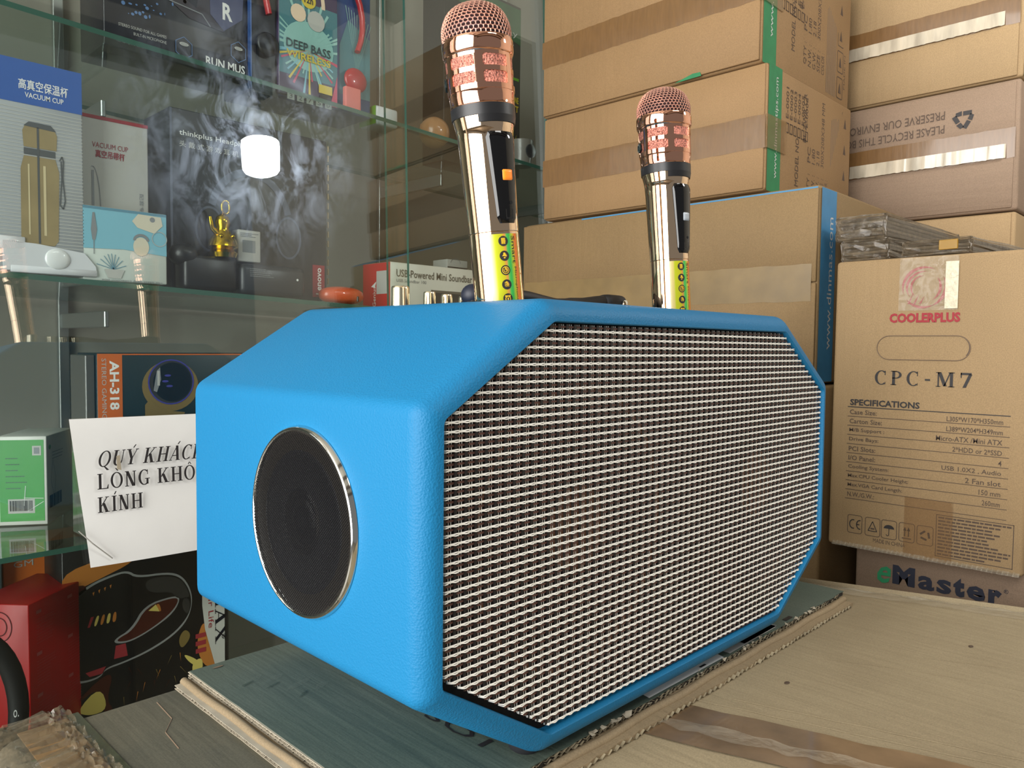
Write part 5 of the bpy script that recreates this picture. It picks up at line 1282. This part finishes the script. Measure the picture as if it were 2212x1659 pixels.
def PL(m, pts, l): a.poly(m, [( .288+(x)*.245, -.286-(y)*.215) for x, y in (chai(pts) if m in ('outline', 'max_dark', 'ember', 'smoke', 'flame', 'flame_y', 'olive_gold') and len(pts) > 3 else pts)], l)
PL('flame', [(0, .0), (.34, -.04), (.36, .02), (.15, .10), (0, .16)], 1); PL('ember', [(0, .12), (.12, .1), (.1, .2), (0, .22)], 2)
head = [(.02, .25), (.06, .18), (.14, .12), (.24, .09), (.31, .08), (.36, .13), (.52, .14), (.60, .18), (.65, .28), (.66, .38), (.63, .46), (.55, .54), (.42, .60), (.30, .63), (.20, .64), (.18, .68), (.10, .69), (.02, .66)]
PL('outline', [(x-.012 if x < .1 else x+.006*(1 if x > .3 else -1), y+.012*(1 if y > .4 else -1)) for x, y in head], 2); PL('max_dark', head, 3)
PL('smoke', [(.40, .15), (.52, .15), (.60, .19), (.64, .27), (.65, .33), (.57, .31), (.55, .26), (.42, .24)], 4); PL('smoke', [(.62, .30), (.655, .36), (.64, .44), (.60, .38)], 4)
PL('outline', [(.24, .48), (.33, .44), (.40, .31), (.55, .29), (.60, .31), (.56, .40), (.45, .47), (.33, .52), (.25, .51)], 4); PL('ember', [(.26, .48), (.34, .45), (.41, .32), (.55, .30), (.59, .32), (.55, .39), (.45, .46), (.33, .51), (.26, .50)], 5)
PL('flame_y', [(.42, .35), (.46, .32), (.48, .37)], 6); PL('flame', [(.46, .32), (.48, .32), (.49, .37), (.48, .37)], 6)
PL('rose_red', [(.25, .52), (.30, .52), (.31, .60), (.24, .60)], 5); PL('rose_red', [(.10, .64), (.20, .63), (.18, .67), (.12, .67)], 5)
for k in range(5): PL(['rose_red', 'flame_y', 'flame', 'flame_y', 'flame'][k], [(.13+.028*k, .31), (.145+.028*k, .31), (.14+.032*k-.015, .37), (.125+.030*k-.012, .37)], 5)
for k in range(4): PL('flame', [(.14+.028*k, .165-.008*k), (.15+.028*k, .16-.008*k), (.145+.028*k, .185-.008*k)], 5)
PL('flame_y', [(.05, .86), (.17, .74), (.21, .90), (.12, .91)], 3); PL('ember', [(.02, .84), (.16, .70), (.24, .68), (.20, .84), (.24, .92), (.18, .92), (.17, .74)], 2)
PL('flame_y', [(.60, .68), (.68, .74), (.72, .80), (.66, .78)], 3); PL('flame', [(.72, .50), (.76, .56), (.86, .80), (.74, .84), (.68, .66)], 3); PL('flame_y', [(.66, .76), (.72, .74), (.72, .84), (.66, .84)], 4)
for k in range(3): PL('rose_red', [(.68, .58+.05*k), (.74, .58+.05*k), (.74, .61+.05*k), (.68, .61+.05*k)], 5)
PL('olive_gold', [(.62, .52), (.66, .58), (.60, .66), (.58, .58)], 4)
for k in range(14): x, y = rng.uniform(.28, .62), rng.uniform(.66, .86); PL(['olive_gold', 'ember', 'flame'][k % 3], [(x, y), (x+.004, y), (x+rng.uniform(-.04, .04), y+.06)], 4)
PL('cornerwhite', [(.72, .26), (.853, .28), (.853, 1.2), (.88-.02, 1.2), (.82, .95), (.78, .76), (.735, .56), (.72, .40)], 6)
a.done()
a = front(t, ys-.0016, 'printed_lettering'); U = lambda x: .288+x*.245; Vv = lambda y: -.286-y*.215
v, f, _ = serif2d('MAX', .05)
a.mb.add([a.pt(U(.795)+(.0)+.0150*yy, Vv(.285)-(.085)*xx, 1) for xx, yy in v], f, a.mi('navyblack'))
a.text('rose_red', 'Your Life', U(.755), U(.755)+.0075, Vv(.56), Vv(.24), 1, rot=-90); a.ring('navyblack', U(.865)-.004, Vv(.64), .0035, .0035, .0007, 1); a.text('navyblack', 'R', U(.865)-.0055, U(.865)-.0025, Vv(.65), Vv(.63), 1); a.done()
finish('side_strip', MB().rbox(.4975, .505, 1.066, 1.138, S4+.002, -.265, .0008, 1), 'smoke', t)
# black headphones leaning in front of the red box
t = thing('black_headphones', 'black padded headphones at the far left edge, in front of the red box', 'headphones', (.175, .958, S4))
arc = [(.165+.050*math.cos(math.radians(q)), .958, -.402+.092*math.sin(math.radians(q))) for q in range(-30, 211, 10)]
finish('headband', MB().tube(arc, .0085, 12, flat=1.2), 'matte', t, 60)
finish('ear_cup', MB().sphere((.196, .955, -.452), .032, 20, sy=.35, sz=1.15), 'black', t, 60); finish('ear_cup', MB().sphere((.128, .955, -.452), .032, 20, sy=.35, sz=1.15), 'black', t, 60)
finish('stand', MB().rbox(.135, .195, .945, .972, S4, -.486, .003, 2), 'black', t)
a = front(t, .9435); a.text('white', 'o.', .2065, .2115, -.4035, -.3950, 1); a.done()
# things on the bottom level behind
t = gbox('flat_box', 'dim teal-grey box at the far left behind the red box', .165, .245, 1.16, 1.24, S4+.001, -.262, mat('teal_grey', (70, 84, 88), .5)); a = front(t, 1.16); a.greek('grey', .20, .24, -.30, -.27, 4); a.done()
t = gbox('flat_box', 'orange and brown box seen between the red box and the paper notice', .25, .40, 1.18, 1.25, S4+.001, -.2725, 'orange_card'); a = front(t, 1.18); a.rect('ember', .30, .399, -.34, -.283); a.text('offwhite', 'GM', .262, .285, -.302, -.294, 1); a.done()
# items below the middle shelf on the third shelf, right part mostly hidden
# ============================================================ the paper notice taped on the glass
t = thing('paper_notice', 'white paper notice in Vietnamese taped to the cabinet glass behind the speaker', 'notice', (.40, .915, -.17))
vs = []; fs = []; nx, nz_ = 30, 20
for i in range(nx+1):
    for j in range(nz_+1):
        u, v = i/nx, j/nz_; x = .2575+.295*u; zt_ = -.0835-.0035*u; zb_ = -.2490+(-.006*u+.002)
        # lower left corner is folded short
        z = zb_+(zt_-zb_)*v; x += .017*(1-v)**1.6*(1-u)**2+(.0035*math.sin(3*v) if u == 0 else 0)
        y = YG+z*tilt-.0035-.006*max(0, .25-v)*(1-u)-.0022*math.sin(5*u+1)*(1-v)-.0012*math.sin(9*v)*(1-u)
        vs.append((x, y, z))
for i in range(nx):
    for j in range(nz_): q = i*(nz_+1)+j; fs.append((q, q+1, q+nz_+2, q+nz_+1))
pp = finish('paper_sheet', MB().add(vs, fs), 'paper', t, 60, recalc=False)
def nfn(u, v, l): return Vector((u, YG+v*tilt-.0078-.0002*l, v))
a = Art(pp, (0, 0, 0), (1, 0, 0), (0, 0, 1), (0, -1, 0), 'printed_lettering', fn=nfn)
for (s_, u0, z_, wtot) in (('QUÝ KHÁCH', .2832, -.1375, .118), ('LÒNG KHÔNG', .2832, -.1622, .138), ('KÍNH', .2830, -.1880, .0480)):
    v, f, wd = serif2d(s_, .07); h = .0172
    sh_ = .22 if s_[0] == 'Q' else 0
    a.mb.add([nfn(u0+wtot*x+sh_*h*y, z_+h*y*1.0-(.012*0)-.010*x*wtot/.12*0-.006*x*wtot, 1) for x, y in v], f, a.mi('ink'))
a.done()
mb = MB().tube([(.2625, YG-.245*tilt-.0100, -.2040), (.275, YG-.245*tilt-.0125, -.2190), (.296, YG-.245*tilt-.0100, -.2400)], .0007, 5)
finish('fold_line', mb, mat('paper_shadow', (150, 148, 140), .8), pp)
finish('old_tape_scrap', MB().prism([(.3040, -.1420), (.3085, -.1430), (.3070, -.1260), (.3035, -.1270)], (0, YG-.0125, 0), (1, 0, 0), (0, 0, 1), (0, -1, 0), .0004), mat('dirty_tape', (176, 164, 140), .4, alpha=.8), pp)

# ============================================================ hanging lamp bulb (above and right of the viewer, mirrored in the glass)
bl = Vector((1.09, -.186, .606))
t = thing('hanging_lamp_bulb', 'lit cylindrical LED bulb hanging from the ceiling on a black cord', 'lamp', (bl.x, bl.y, bl.z-.06))
finish('diffuser', MB().lathe([(-.052, .0001), (-.050, .028), (-.044, .042), (-.034, .049), (.03, .051), (.046, .050), (.050, .045)], bl, (0, 0, 1), (1, 0, 0), 40), 'lamp', t, 50)
finish('socket', MB().lathe([(.050, .045), (.066, .030), (.080, .022), (.120, .020), (.125, .006)], bl, (0, 0, 1), (1, 0, 0), 32), 'white_plastic', t, 50)
finish('cord', MB().tube([(bl.x, bl.y, bl.z+.12), (bl.x, bl.y, 1.75)], .004, 8), 'cord', t, 50)
